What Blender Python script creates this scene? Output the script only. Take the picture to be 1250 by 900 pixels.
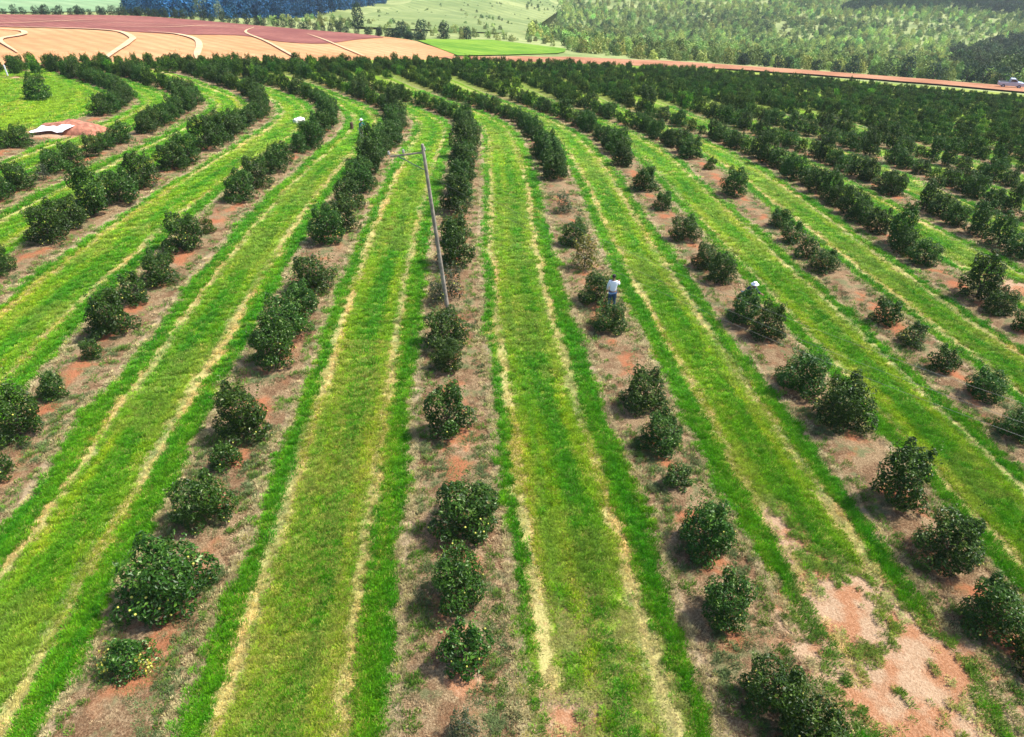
import bpy, bmesh, math, random
import numpy as np
from mathutils import Vector, Matrix
from mathutils.geometry import delaunay_2d_cdt

# ------------------------------------------------------------------ camera, sky, sun, exposure
for o in list(bpy.data.objects):
    bpy.data.objects.remove(o)
SC = bpy.context.scene
COL = SC.collection
R = math.radians
CAM_H, PITCH = 15.0, R(34.4)
cam_d = bpy.data.cameras.new('camera')
cam_d.sensor_width = 36.0
cam_d.lens = 23.99
cam_d.clip_start = 0.5
cam_d.clip_end = 9000
cam = bpy.data.objects.new('camera', cam_d)
COL.objects.link(cam)
cam.location = (0, 0, CAM_H)
cam.rotation_euler = (R(90) - PITCH, 0, 0)
SC.camera = cam

SUN_EL, SUN_AZ = R(57), R(78)          # azimuth clockwise from +Y
world = bpy.data.worlds.new('World')
SC.world = world
world.use_nodes = True
wn = world.node_tree.nodes
sky = wn.new('ShaderNodeTexSky')
sky.sky_type = 'NISHITA'
sky.sun_disc = False
sky.sun_elevation = SUN_EL
sky.sun_rotation = SUN_AZ
sky.air_density = 1.0
sky.dust_density = 1.5
world.node_tree.links.new(sky.outputs[0], wn['Background'].inputs[0])
wn['Background'].inputs[1].default_value = 0.13
sd = bpy.data.lights.new('sun', 'SUN')
sd.energy = 4.3
sd.angle = R(5.0)
sd.color = (1.0, 0.955, 0.88)
sun = bpy.data.objects.new('sun', sd)
COL.objects.link(sun)
to_sun = Vector((math.sin(SUN_AZ) * math.cos(SUN_EL), math.cos(SUN_AZ) * math.cos(SUN_EL), math.sin(SUN_EL)))
sun.rotation_euler = to_sun.to_track_quat('Z', 'Y').to_euler()
sun.location = (60, 0, 90)
vs = SC.view_settings
vs.view_transform = 'Standard'
vs.look = 'None'
vs.exposure = 1.0
vs.gamma = 1.0
vs.use_curve_mapping = False

# ------------------------------------------------------------------ helpers
rng = np.random.default_rng(7)
random.seed(7)


def tag(o, label=None, cat=None, group=None, kind=None):
    if label: o['label'] = label
    if cat: o['category'] = cat
    if group: o['group'] = group
    if kind: o['kind'] = kind
    return o


def link(o, parent=None):
    COL.objects.link(o)
    if parent is not None:
        o.parent = parent
    return o


def empty(name, loc, rz=0.0):
    o = bpy.data.objects.new(name, None)
    o.empty_display_size = 0.3
    o.location = loc
    o.rotation_euler = (0, 0, rz)
    COL.objects.link(o)
    return o


def mesh_obj(name, verts, faces, mat, parent=None, smooth=False, do_link=True):
    me = bpy.data.meshes.new(name)
    me.from_pydata([tuple(v) for v in verts], [], [tuple(f) for f in faces])
    me.materials.append(mat)
    if smooth:
        me.polygons.foreach_set('use_smooth', [True] * len(me.polygons))
    o = bpy.data.objects.new(name, me)
    if do_link:
        link(o, parent)
    return o


def bm_obj(name, bm, mat, parent=None, smooth=False):
    me = bpy.data.meshes.new(name)
    bm.to_mesh(me)
    bm.free()
    me.materials.append(mat)
    if smooth:
        me.polygons.foreach_set('use_smooth', [True] * len(me.polygons))
    o = bpy.data.objects.new(name, me)
    return link(o, parent)


def fattr(me, name, vals, domain='POINT', typ='FLOAT'):
    a = me.attributes.new(name, typ, domain)
    if typ == 'FLOAT_VECTOR':
        a.data.foreach_set('vector', np.asarray(vals, np.float32).ravel())
    else:
        a.data.foreach_set('value', np.asarray(vals, np.int32 if typ == 'INT' else np.float32))


def sp(t, k):
    return k * np.log1p(np.exp(np.clip(np.asarray(t, float) / k, -40, 40)))


def zt(x, y):
    """height of the land: a level hilltop that falls away behind and to the east into a broad valley"""
    x = np.asarray(x, float)
    y = np.asarray(y, float)
    f = 1 / (1 + np.exp(-np.clip((y - 30) / 12., -40, 40)))
    w = 1 / (1 + np.exp(-np.clip((x - 10) / 16., -40, 40)))
    q = np.clip(y - 70, 0, 120)
    q2 = 1.1e-4 * q * q + 2 * 1.1e-4 * 120 * np.clip(y - 190, 0, 1e9)
    z0 = -.10 * sp(y - 38., 10.) - .06 * 300 * np.tanh(x / 300) * f - w * q2
    fl = -54 + .012 * (y - 450)
    return fl + sp(z0 - fl, 6.)


COEF = [-1.11645, 7.29606, -0.71752, -3.34354, -0.08543, 0.54079, -0.08077]
YK = np.array([8, 16, 25, 35, 45, 55, 63, 69, 74, 79, 85, 95, 120.])
RK0 = -7
TAB = np.zeros((16, 13))
TAB[2:14] = np.array([[0.0, 0.0, 0.0, -0.19, -0.69, -0.27, 0.04, 0.44, 0.28, -0.57, -1.61, -1.87, 0.0],
    [0.0, 0.0, -0.24, -1.06, -0.33, 0.14, 0.3, 0.99, 1.05, 0.07, -1.59, -2.08, 0.0],
    [-0.01, -0.38, -1.54, -1.07, -0.09, 0.44, 0.93, 1.6, 2.28, 2.28, 2.1, 1.24, 0.0],
    [-0.12, -0.36, -0.47, -0.31, 0.2, 1.1, 1.43, 1.61, 2.08, 1.91, 1.35, 0.43, 0.0],
    [-0.17, -0.03, 0.03, 0.02, 0.16, 0.47, 1.36, 1.84, 1.74, 1.55, 1.59, 0.93, 0.0],
    [0.48, 0.26, -0.04, -0.05, 0.28, 0.59, 1.06, 1.3, 0.75, -0.1, -1.07, -1.83, 0.0],
    [0.48, 0.11, -0.12, -0.19, 0.3, 0.37, 0.51, 0.73, 0.44, -0.03, -0.8, -0.74, 0.0],
    [0.0, -0.09, -0.31, -0.42, -0.19, 0.3, 0.37, 0.49, 0.52, 0.16, -0.33, -0.41, 0.0],
    [-0.41, -0.66, -0.51, -0.51, -0.32, 0.48, 0.36, 0.24, -0.13, -0.68, -1.05, -0.26, 0.0],
    [-0.04, -0.62, -1.29, -0.8, 0.15, 0.77, 0.53, 0.3, -0.19, -0.66, -0.78, -0.07, 0.0],
    [0.0, -0.01, -0.2, -0.45, -0.26, 0.55, 0.69, 0.48, 0.65, 0.72, 0.29, 0.0, 0.0],
    [0.0, 0.0, 0.0, 0.06, 0.22, 1.38, 1.68, 1.6, 0.85, 0.21, 0.01, 0.0, 0.0]])


def row_x(r, Y):
    """x of orchard row r at distance Y (the rows are parallel, then swing west over the hill)"""
    r, Y = np.broadcast_arrays(np.asarray(r, float), np.asarray(Y, float))
    rc = np.clip(r, -6, 6)
    ym = np.minimum(Y, 75) / 60
    g = -sp(Y - 69., 4.)
    c = COEF
    x = c[0] + c[1] * r + c[2] * r * ym + c[3] * ym + c[4] * rc * np.abs(rc) + c[5] * g + c[6] * rc * g
    ri = np.clip(r - RK0, 0, TAB.shape[0] - 1.001)
    i = ri.astype(int)
    fr = ri - i
    yi = np.interp(Y, YK, np.arange(len(YK)))
    j = np.minimum(yi.astype(int), len(YK) - 2)
    fy = yi - j
    return x + (TAB[i, j] * (1 - fr) + TAB[i + 1, j] * fr) * (1 - fy) + (TAB[i, j + 1] * (1 - fr) + TAB[i + 1, j + 1] * fr) * fy


EDGE = [(-200, -10), (-120, 42), (-90, 68), (-62.3, 89.4), (-53.3, 96.5), (-43.3, 103.5), (-28.6, 114.0), (-12.1, 128.0), (11.8, 141.0),
        (38.4, 150), (62.3, 147.1), (83.0, 138.8), (95.1, 132.7), (140, 104), (200, 60), (300, -20)]


def edge_y(x):
    return np.interp(x, [p[0] for p in EDGE], [p[1] for p in EDGE])


_lat = {}


def vnoise(x, y, s, seed=0):
    """smooth value noise in 0..1"""
    if seed not in _lat:
        _lat[seed] = np.random.default_rng(seed + 100).random((257, 257))
    L = _lat[seed]
    a = np.asarray(x, float) / s + 1000
    b = np.asarray(y, float) / s + 1000
    i, j = np.floor(a).astype(int), np.floor(b).astype(int)
    u, v = a - i, b - j
    u, v = u * u * (3 - 2 * u), v * v * (3 - 2 * v)
    i0, i1, j0, j1 = i % 256, (i + 1) % 256, j % 256, (j + 1) % 256
    return (L[i0, j0] * (1 - u) + L[i1, j0] * u) * (1 - v) + (L[i0, j1] * (1 - u) + L[i1, j1] * u) * v


def project(x, y, z):
    """where a point lands in a 1250 x 900 picture: used only to leave out what lies outside the view and to rank by size"""
    zz = z - CAM_H
    d = y * math.cos(PITCH) - zz * math.sin(PITCH)
    u = y * math.sin(PITCH) + zz * math.cos(PITCH)
    d = np.maximum(d, .1)
    return 625 + 833 * x / d, 450 - 833 * u / d, d


# ------------------------------------------------------------------ materials
class NT:
    def __init__(s, name):
        s.m = bpy.data.materials.new(name)
        s.m.use_nodes = True
        s.t = s.m.node_tree
        s.n = s.t.nodes
        s.b = s.n['Principled BSDF']

    def new(s, typ, **kw):
        nd = s.n.new(typ)
        for k, v in kw.items():
            setattr(nd, k, v)
        return nd

    def put(s, sock, v):
        if isinstance(v, bpy.types.NodeSocket):
            s.t.links.new(v, sock)
        elif v is not None:
            sock.default_value = v

    def attr(s, name, out='Fac', typ='GEOMETRY'):
        a = s.new('ShaderNodeAttribute', attribute_type=typ, attribute_name=name)
        return a.outputs[out]

    def pos(s):
        return s.new('ShaderNodeNewGeometry').outputs['Position']

    def noise(s, scale, detail=3, rough=.55, vec=None, out='Fac'):
        nd = s.new('ShaderNodeTexNoise')
        nd.inputs['Scale'].default_value = scale
        nd.inputs['Detail'].default_value = detail
        nd.inputs['Roughness'].default_value = rough
        s.put(nd.inputs['Vector'], vec if vec is not None else s.pos())
        return nd.outputs[out]

    def math(s, op, a, b=None, c=None, clamp=False):
        nd = s.new('ShaderNodeMath', operation=op, use_clamp=clamp)
        s.put(nd.inputs[0], a)
        s.put(nd.inputs[1], b)
        s.put(nd.inputs[2], c)
        return nd.outputs[0]

    def step(s, v, lo, hi, a=0., b=1.):
        nd = s.new('ShaderNodeMapRange', interpolation_type='SMOOTHSTEP')
        s.put(nd.inputs['Value'], v)
        for k, q in (('From Min', lo), ('From Max', hi), ('To Min', a), ('To Max', b)):
            nd.inputs[k].default_value = q
        return nd.outputs[0]

    def mix(s, f, a, b, mode='MIX'):
        nd = s.new('ShaderNodeMix', data_type='RGBA', blend_type=mode)
        s.put(nd.inputs[0], f)
        for sock, v in ((nd.inputs[6], a), (nd.inputs[7], b)):
            s.put(sock, (*v, 1.) if isinstance(v, tuple) and len(v) == 3 else v)
        return nd.outputs[2]

    def ramp(s, f, stops, interp='LINEAR'):
        nd = s.new('ShaderNodeValToRGB')
        cr = nd.color_ramp
        cr.interpolation = interp
        while len(cr.elements) < len(stops):
            cr.elements.new(.5)
        for e, (p, c) in zip(cr.elements, stops):
            e.position = p
            e.color = (*c, 1.) if len(c) == 3 else c
        s.put(nd.inputs[0], f)
        return nd.outputs[0]

    def bump(s, h, strength=.5, dist=.05):
        nd = s.new('ShaderNodeBump')
        nd.inputs['Strength'].default_value = strength
        nd.inputs['Distance'].default_value = dist
        s.put(nd.inputs['Height'], h)
        s.put(s.b.inputs['Normal'], nd.outputs[0])

    def done(s, col, rough=.8, spec=.3):
        s.put(s.b.inputs['Base Color'], (*col, 1.) if isinstance(col, tuple) and len(col) == 3 else col)
        s.put(s.b.inputs['Roughness'], rough)
        s.put(s.b.inputs['Specular IOR Level'], spec)
        return s.m

    def translucent(s, col, fac):
        tr = s.new('ShaderNodeBsdfTranslucent')
        s.put(tr.inputs['Color'], col)
        mx = s.new('ShaderNodeMixShader')
        s.put(mx.inputs[0], fac)
        s.t.links.new(s.b.outputs[0], mx.inputs[1])
        s.t.links.new(tr.outputs[0], mx.inputs[2])
        s.t.links.new(mx.outputs[0], s.n['Material Output'].inputs['Surface'])


def plain(name, col, rough=.7, var=.25, scale=6., spec=.3, metal=0.):
    s = NT(name)
    n = s.noise(scale, 4)
    c = s.mix(s.step(n, .3, .7), tuple(v * (1 - var) for v in col), tuple(min(1, v * (1 + var)) for v in col))
    s.put(s.b.inputs['Metallic'], metal)
    s.bump(n, .2, .02)
    return s.done(c, rough, spec)


def mat_orchard():
    s = NT('orchard_soil_and_grass')
    r = s.attr('row')
    u = s.math('FRACT', r)
    d = s.math('MINIMUM', u, s.math('SUBTRACT', 1., u))
    n1, n2, n3 = s.noise(.35, 3), s.noise(2.6, 3), s.noise(17., 4, .65)
    dd = s.math('ADD', d, s.math('MULTIPLY', s.math('SUBTRACT', n1, .5), .04))
    dd = s.math('ADD', dd, s.math('MULTIPLY', s.math('SUBTRACT', n2, .5), .035))
    dd = s.math('ADD', dd, s.math('MULTIPLY', s.math('SUBTRACT', n3, .5), .03))
    n4 = s.noise(31., 3, .7)
    k4 = s.math('ADD', s.math('MULTIPLY', n3, .5), s.math('MULTIPLY', n4, .5))
    soil = s.ramp(k4, [(.33, (.055, .034, .017)), (.46, (.185, .122, .064)), (.56, (.285, .20, .11)), (.68, (.46, .36, .22))])
    dark = s.ramp(k4, [(.33, (.04, .023, .011)), (.5, (.15, .085, .044)), (.66, (.30, .20, .11))])
    soil = s.mix(s.step(s.noise(1.0, 4, .6), .47, .60), soil, dark)
    weed = s.mix(s.math('MULTIPLY', s.step(s.noise(1.3, 4, .6), .52, .64), .8), soil, s.mix(n3, (.07, .09, .03), (.17, .18, .085)))
    redm = s.math('MULTIPLY', s.step(s.noise(.75, 3), .50, .63), s.step(d, .02, .14, 1., 0.))
    strip = s.mix(s.math('MULTIPLY', redm, .85), weed, s.mix(n3, (.23, .068, .025), (.42, .165, .08)))
    pale = s.mix(n3, (.22, .16, .09), (.42, .33, .205))
    green = s.mix(n3, (.06, .15, .004), (.16, .26, .012))
    straw = s.mix(n3, (.30, .28, .08), (.52, .45, .19))
    mid = s.mix(n3, (.09, .21, .005), (.22, .33, .016))
    c = s.mix(s.math('MULTIPLY', s.step(dd, .16, .19), s.step(s.noise(.4, 2), .3, .6, .35, 1.)), strip, pale)
    c = s.mix(s.step(dd, .21, .235), c, green)
    c = s.mix(s.step(s.math('SUBTRACT', dd, s.attr('ghi')), -.012, .012), c, straw)
    trk = s.math('MULTIPLY', s.step(s.math('SUBTRACT', dd, s.attr('thi')), -.012, .02), s.step(s.noise(.25, 2), .25, .75, .8, 1.))
    c = s.mix(trk, c, mid)
    open_g = s.attr('meadow')
    c = s.mix(open_g, c, s.mix(n3, (.06, .15, .006), (.17, .26, .014)))
    bare = s.attr('bare')
    bm_ = s.step(s.math('ADD', bare, s.math('MULTIPLY', s.math('SUBTRACT', s.noise(1.5, 5, .65), .5), s.math('MULTIPLY', s.step(bare, .02, .25), .9))), .22, .36)
    sand = s.mix(s.step(s.noise(1.1, 4), .42, .60), s.ramp(k4, [(.34, (.22, .14, .08)), (.48, (.36, .235, .14)), (.64, (.48, .345, .225))]), s.ramp(k4, [(.34, (.19, .085, .04)), (.5, (.34, .16, .078)), (.64, (.44, .25, .145))]))
    c = s.mix(bm_, c, sand)
    s.bump(s.math('ADD', n3, s.math('MULTIPLY', s.noise(45., 3), .5)), .9, .06)
    return s.done(c, .95, .1)


def mat_leaf(name, dark, mid, light, rough=.42, spec=.5, trans=.16, inst=False, pale=None):
    s = NT(name)
    sh = s.attr('shade')
    c = s.ramp(sh, [(0., dark), (.5, mid), (.9, light), (1., pale or light)])
    oi = s.new('ShaderNodeObjectInfo').outputs['Random']
    hs = s.new('ShaderNodeHueSaturation')
    s.put(hs.inputs['Hue'], s.step(oi, 0., 1., .488, .512))
    s.put(hs.inputs['Value'], s.step(oi, 0., 1., .78, 1.2))
    s.put(hs.inputs['Color'], c)
    c = hs.outputs[0]
    if inst:
        c = s.mix(1., c, s.attr('tint', 'Color', 'INSTANCER'), 'MULTIPLY')
    m = s.done(c, rough, spec)
    s.translucent(s.mix(1., c, (1.1, 1.25, .5), 'MULTIPLY'), trans)
    return m


def mat_grass():
    s = NT('grass_blades')
    t = s.attr('tint', 'Color', 'INSTANCER')
    g = s.attr('shade')
    c = s.mix(1., t, s.ramp(g, [(0., (.62, .66, .6)), (1., (1.25, 1.2, 1.15))]), 'MULTIPLY')
    m = s.done(c, .6, .25)
    s.translucent(c, .3)
    return m


M = {}
M['orchard'] = mat_orchard()
M['leaf'] = mat_leaf('citrus_leaf', (.013, .040, .003), (.032, .086, .007), (.095, .17, .018), .42, .22, pale=(.26, .33, .14))  # pale stop is the painted glint colour
M['leaf_yellow'] = mat_leaf('citrus_leaf_yellowing', (.05, .075, .012), (.20, .19, .02), (.46, .36, .03))
M['leaf_olive'] = mat_leaf('citrus_leaf_sparse', (.022, .042, .012), (.045, .075, .02), (.13, .15, .05))
M['leaf_far'] = mat_leaf('citrus_leaf_far', (.012, .042, .003), (.032, .092, .007), (.095, .18, .016), .5, .15, inst=True)
M['leaf_wood'] = mat_leaf('woodland_leaf', (.15, .21, .06), (.33, .40, .14), (.52, .56, .24), rough=.7, spec=.2, inst=True)
M['leaf_dark'] = mat_leaf('dark_tree_leaf', (.008, .024, .012), (.02, .05, .024), (.05, .095, .04), rough=.6, spec=.2)
M['leaf_pale'] = mat_leaf('pale_tree_leaf', (.09, .14, .08), (.2, .26, .15), (.32, .4, .22), rough=.6, spec=.2)
M['grass'] = mat_grass()
M['bark'] = plain('citrus_bark', (.12, .085, .055), .9, .35, 30)
M['fruit'] = plain('citrus_fruit', (.42, .40, .07), .45, .3, 12)
M['pole'] = plain('weathered_concrete', (.24, .205, .165), .85, .3, 5)
M['wood'] = plain('weathered_timber', (.26, .22, .17), .9, .3, 9)
M['ceramic'] = plain('insulator_ceramic', (.35, .32, .3), .35, .1, 8)
M['wire'] = plain('wire_metal', (.16, .16, .15), .5, .1, 3, .5, .6)
M['white'] = plain('white_sheet', (.80, .80, .82), .6, .06, 5)
M['sack'] = plain('white_sack', (.78, .77, .72), .8, .12, 7)
M['shirt'] = plain('white_shirt', (.76, .78, .82), .9, .06, 9)
M['teal'] = plain('teal_shirt', (.02, .14, .12), .9, .15, 9)
M['navy'] = plain('dark_shirt', (.03, .045, .07), .9, .2, 9)
M['jeans'] = plain('blue_jeans', (.035, .075, .14), .9, .25, 12)
M['khaki'] = plain('pale_trousers', (.50, .50, .43), .9, .2, 12)
M['skin'] = plain('skin', (.26, .13, .075), .55, .1, 9)
M['hair'] = plain('dark_hair', (.015, .012, .01), .6, .3, 30)
M['eye'] = plain('eye', (.05, .04, .035), .3, .1, 30)
M['boot'] = plain('boot_rubber', (.02, .02, .022), .6, .2, 9)
M['car'] = plain('silver_blue_paint', (.40, .44, .55), .3, .03, 2, .5, .2)
M['glass'] = plain('dark_glass', (.02, .025, .03), .08, .05, 2, .6)
M['tyre'] = plain('tyre_rubber', (.02, .02, .02), .9, .2, 20)
M['lamp_red'] = plain('red_lens', (.4, .02, .02), .3, .05, 9)
M['lamp_white'] = plain('clear_lens', (.7, .7, .68), .2, .05, 9)
M['clay'] = plain('red_clay', (.32, .13, .08), .95, .35, 3)
M['stump'] = plain('dead_stump', (.09, .055, .035), .95, .35, 15)


def mat_field(name, a, b, stripe=None, ns=.08, fine=.9, rough=.95):
    s = NT(name)
    n = s.noise(ns, 4, .6)
    f = s.noise(fine, 4, .65)
    k = s.math('ADD', s.math('MULTIPLY', n, .65), s.math('MULTIPLY', f, .35))
    c = s.mix(s.step(k, .38, .62), a, b)
    c = s.mix(s.math('MULTIPLY', s.step(s.noise(ns * 3.7, 5, .7), .5, .72), .4), c, tuple(v * .72 for v in a))
    if stripe:
        w = s.new('ShaderNodeTexWave', wave_type='BANDS', bands_direction='DIAGONAL')
        w.inputs['Scale'].default_value = stripe
        w.inputs['Distortion'].default_value = 2.5
        w.inputs['Detail'].default_value = 2
        s.put(w.inputs['Vector'], s.pos())
        c = s.mix(s.math('MULTIPLY', w.outputs['Fac'], .34), c, tuple(v * .6 for v in a))
    s.bump(f, .4, .2)
    return s.done(c, rough, .1)


M['peach'] = mat_field('pale_orange_soil', (.44, .20, .085), (.52, .29, .14), .16, .035)
M['maroon'] = mat_field('maroon_soil', (.18, .06, .05), (.27, .105, .08), .22)  # darker, redder soil colour for the upper part of the field
M['track'] = mat_field('pale_sandy_track', (.50, .32, .18), (.57, .39, .24), None, .3)
M['road'] = mat_field('red_dirt_road', (.26, .11, .055), (.36, .18, .10), None, .12, 1.5)
M['meadow'] = mat_field('bright_meadow_grass', (.09, .20, .012), (.18, .29, .025), .1, .1, .6)
M['scrub'] = mat_field('scrub_ground', (.14, .18, .055), (.28, .31, .12), None, .03, .25)
M['palefield'] = mat_field('pale_green_field', (.17, .27, .13), (.24, .33, .17), .05, .02, .2)
M['olive'] = mat_field('olive_field', (.14, .19, .06), (.24, .28, .10), .05, .02, .2)
M['verge'] = mat_field('dry_verge_grass', (.12, .20, .02), (.26, .29, .05), None, .2, 1.2)

# ------------------------------------------------------------------ the land
def build_countryside():
    xs = np.unique(np.concatenate([np.arange(-240, 241, 8.), np.linspace(-3500, -240, 40), np.linspace(240, 3500, 40)]))
    ys = np.unique(np.concatenate([np.arange(-40, 281, 7.), np.arange(280, 901, 14.), np.linspace(900, 6000, 40), np.linspace(-600, -40, 8)]))
    X, Y = np.meshgrid(xs, ys)
    Z = zt(X, Y) - .35 + (vnoise(X, Y, 40, 3) - .5) * np.clip((Y - 240) / 100, 0, 1) * 4
    nx, ny = len(xs), len(ys)
    i = np.arange(nx * ny).reshape(ny, nx)
    F = np.stack([i[:-1, :-1], i[:-1, 1:], i[1:, 1:], i[1:, :-1]], -1).reshape(-1, 4)
    V = np.stack([X.ravel(), Y.ravel(), Z.ravel()], -1)
    o = mesh_obj('ground', V.tolist(), F.tolist(), M['scrub'], smooth=True)
    tag(o, kind='structure')


build_countryside()

BARE = [(8.9, 11.2, 1.5, 1.6, 1.05), (9.1, 8.6, 1.9, 1.9, 1.02), (8.0, 13.6, .6, 1.6, .75), (10.2, 9.6, 1.2, 1.4, 1.), (7.4, 10.2, .7, 1.2, .7), (1.2, 8.2, .9, .9, .62), (1.6, 11.0, 1.4, 1.6, .32), (.6, 7.6, .5, .5, .5),
        (25.4, 31.0, 1.3, 1.6, 1.0), (-35.3, 54.8, 3.2, 2.2, 1.0), (-54, 80, 3, 1.5, .8), (-1.0, 10.2, .5, .35, .5),
        (-1.7, 17.2, .5, .4, .5), (-1.2, 9.0, .5, .4, .6), (11.2, 19.5, .8, .5, .4), (.9, 16.9, .2, .2, .3)]


def bare_at(x, y):
    b = np.zeros(np.shape(x))
    for cx, cy, sx, sy, a in BARE:
        b = np.maximum(b, a * np.exp(-((x - cx) / sx) ** 2 - ((y - cy) / sy) ** 2))
    return b


def meadow_at(r, Y):
    """open grass on the hilltop, west of the last planted row"""
    return np.clip((-5.45 - r) / .25, 0, 1) * np.clip((86 - Y) / 3, 0, 1) * np.clip((Y - 52) / 4, 0, 1)


_lr = np.random.default_rng(5).random((60, 2, 4))


def lane_bands(lane, side):
    """where the tall grass ends and where the wheel track ends, as a fraction of the lane, for each side of each lane"""
    q = _lr[np.clip(lane + 14, 0, 59), side]
    ga = .290 + .06 * (q[..., 0] - .5)
    return ga, ga + .065 + .03 * (q[..., 1] - .5)


def build_orchard():
    rs = []
    for k in range(-14, 34):
        n = 20 if -4 <= k <= 4 else 10
        rs += [k + q / n for q in range(n)]
    rs = np.array(rs + [34.])
    NV = 250
    v = np.linspace(0, 1, NV)
    w = v * .25 + .75 * v ** 2.2
    P = np.zeros((len(rs), NV, 2))
    yy = np.linspace(1, 230, 1200)
    for i, r in enumerate(rs):
        x = row_x(r, yy)
        over = np.nonzero(yy > edge_y(x))[0]
        yb = yy[over[0]] if len(over) else 230
        Y = 1.5 + (max(yb, 4) - 1.5) * w
        P[i, :, 0] = row_x(r, Y)
        P[i, :, 1] = Y
    X, Y = P[..., 0], P[..., 1]
    RR = np.broadcast_to(rs[:, None], X.shape)
    u = RR - np.floor(RR)
    d = np.minimum(u, 1 - u)
    Z = zt(X, Y) + .10 * np.exp(-(d / .12) ** 2) - .05 * np.exp(-((d - .37) / .035) ** 2) + (vnoise(X, Y, .9, 5) - .5) * .07 + (vnoise(X, Y, .3, 6) - .5) * .03
    N = len(rs)
    idx = np.arange(N * NV).reshape(N, NV)
    F = np.stack([idx[:-1, :-1], idx[1:, :-1], idx[1:, 1:], idx[:-1, 1:]], -1).reshape(-1, 4)
    V = np.stack([X.ravel(), Y.ravel(), Z.ravel()], -1)
    o = mesh_obj('orchard_ground', V.tolist(), F.tolist(), M['orchard'], smooth=True)
    fattr(o.data, 'row', RR.ravel() + 100)
    ga, ta = lane_bands(np.floor(RR).astype(int), (u > .5).astype(int))
    fattr(o.data, 'ghi', ga.ravel())
    fattr(o.data, 'thi', ta.ravel())
    fattr(o.data, 'bare', bare_at(X, Y).ravel())
    fattr(o.data, 'meadow', np.maximum(meadow_at(RR, Y), np.clip((Y - 75 + np.maximum(RR, 0) * 1.5) / 40, 0, .7) * (RR > -3)).ravel())
    tag(o, kind='structure')


build_orchard()


def strip_h(x, y, r):
    """ground height on a tree row"""
    return zt(x, y) + .10 * np.exp(-((r - np.round(r)) / .12) ** 2)


def smooth_line(pts, n=8):
    """Catmull-Rom through a list of points"""
    P = np.array(pts, float)
    P = np.vstack([2 * P[0] - P[1], P, 2 * P[-1] - P[-2]])
    out = []
    for i in range(1, len(P) - 2):
        a, b, c, d = P[i - 1:i + 3]
        for t in np.linspace(0, 1, n, endpoint=False):
            out.append(.5 * (2 * b + (c - a) * t + (2 * a - 5 * b + 4 * c - d) * t * t + (3 * b - a - 3 * c + d) * t ** 3))
    out.append(P[-2])
    return np.array(out)


def sheet(name, poly, off, mat, step):
    """a patch of land draped on the terrain"""
    P = np.array(poly, float)
    n = len(P)
    lo, hi = P.min(0), P.max(0)
    gx, gy = np.meshgrid(np.arange(lo[0], hi[0], step), np.arange(lo[1], hi[1], step))
    g = np.stack([gx.ravel(), gy.ravel()], -1)
    g += (np.random.default_rng(3).random(g.shape) - .5) * step * .2
    pts = [Vector(p) for p in P.tolist() + g.tolist()]
    vs_, es, fs, _, _, _ = delaunay_2d_cdt(pts, [(i, (i + 1) % n) for i in range(n)], [list(range(n))], 1, 1e-4)
    V = np.array([v[:] for v in vs_])
    Z = zt(V[:, 0], V[:, 1]) + off
    o = mesh_obj(name, np.column_stack([V, Z]).tolist(), fs, mat, smooth=True)
    return tag(o, kind='structure')


def ribbon(name, pts, width, off, mat, crown=.0):
    """a track of even width draped on the terrain"""
    L = smooth_line(pts)
    t = np.gradient(L, axis=0)
    t /= np.linalg.norm(t, axis=1)[:, None]
    nrm = np.stack([-t[:, 1], t[:, 0]], -1)
    V, F = [], []
    k = 4
    for i, p in enumerate(L):
        for j in range(k + 1):
            s = j / k - .5
            w = width * (1 + .35 * (vnoise(p[0], p[1], 9, 8 + (j > 2)) - .5)) * min(1., .25 + 3. * min(i, len(L) - 1 - i) / len(L))
            q = p + nrm[i] * s * w
            V.append((q[0], q[1], float(zt(q[0], q[1])) + off + crown * (1 - (2 * s) ** 2)))
    for i in range(len(L) - 1):
        for j in range(k):
            a = i * (k + 1) + j
            F.append((a, a + 1, a + k + 2, a + k + 1))
    return tag(mesh_obj(name, V, F, mat, smooth=True), kind='structure')


FIELD_TOP = [(-210, 90), (-170, 130), (-125.9, 187.7), (-112.2, 211.0), (-98.6, 215.6), (-65.1, 203.9), (-30.7, 193.8), (-20, 176), (-11.9, 154.1)]
field_low = [(-12, 135), (-12.1, 128.5), (-28.6, 114.4), (-43.3, 103.9), (-53.3, 96.9), (-62.3, 89.8), (-90, 68.4), (-120, 42.4), (-200, -9)]
sheet('red_field', [tuple(p) for p in smooth_line(FIELD_TOP, 5)] + field_low, -.2, M['peach'], 6)
MAROON = [(-185, 80), (-150, 108), (-100.7, 148.8), (-94.3, 154.1), (-84.2, 156.7), (-69.6, 157.9), (-59.3, 165), (-47.8, 155), (-39.5, 158), (-36.6, 176.0), (-32.5, 191.2)]
sheet('maroon_field', [tuple(p) for p in smooth_line(MAROON, 5)] + [tuple(p) for p in smooth_line(FIELD_TOP, 5)[::-1] if p[0] < -33], -.1, M['maroon'], 6)
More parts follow.
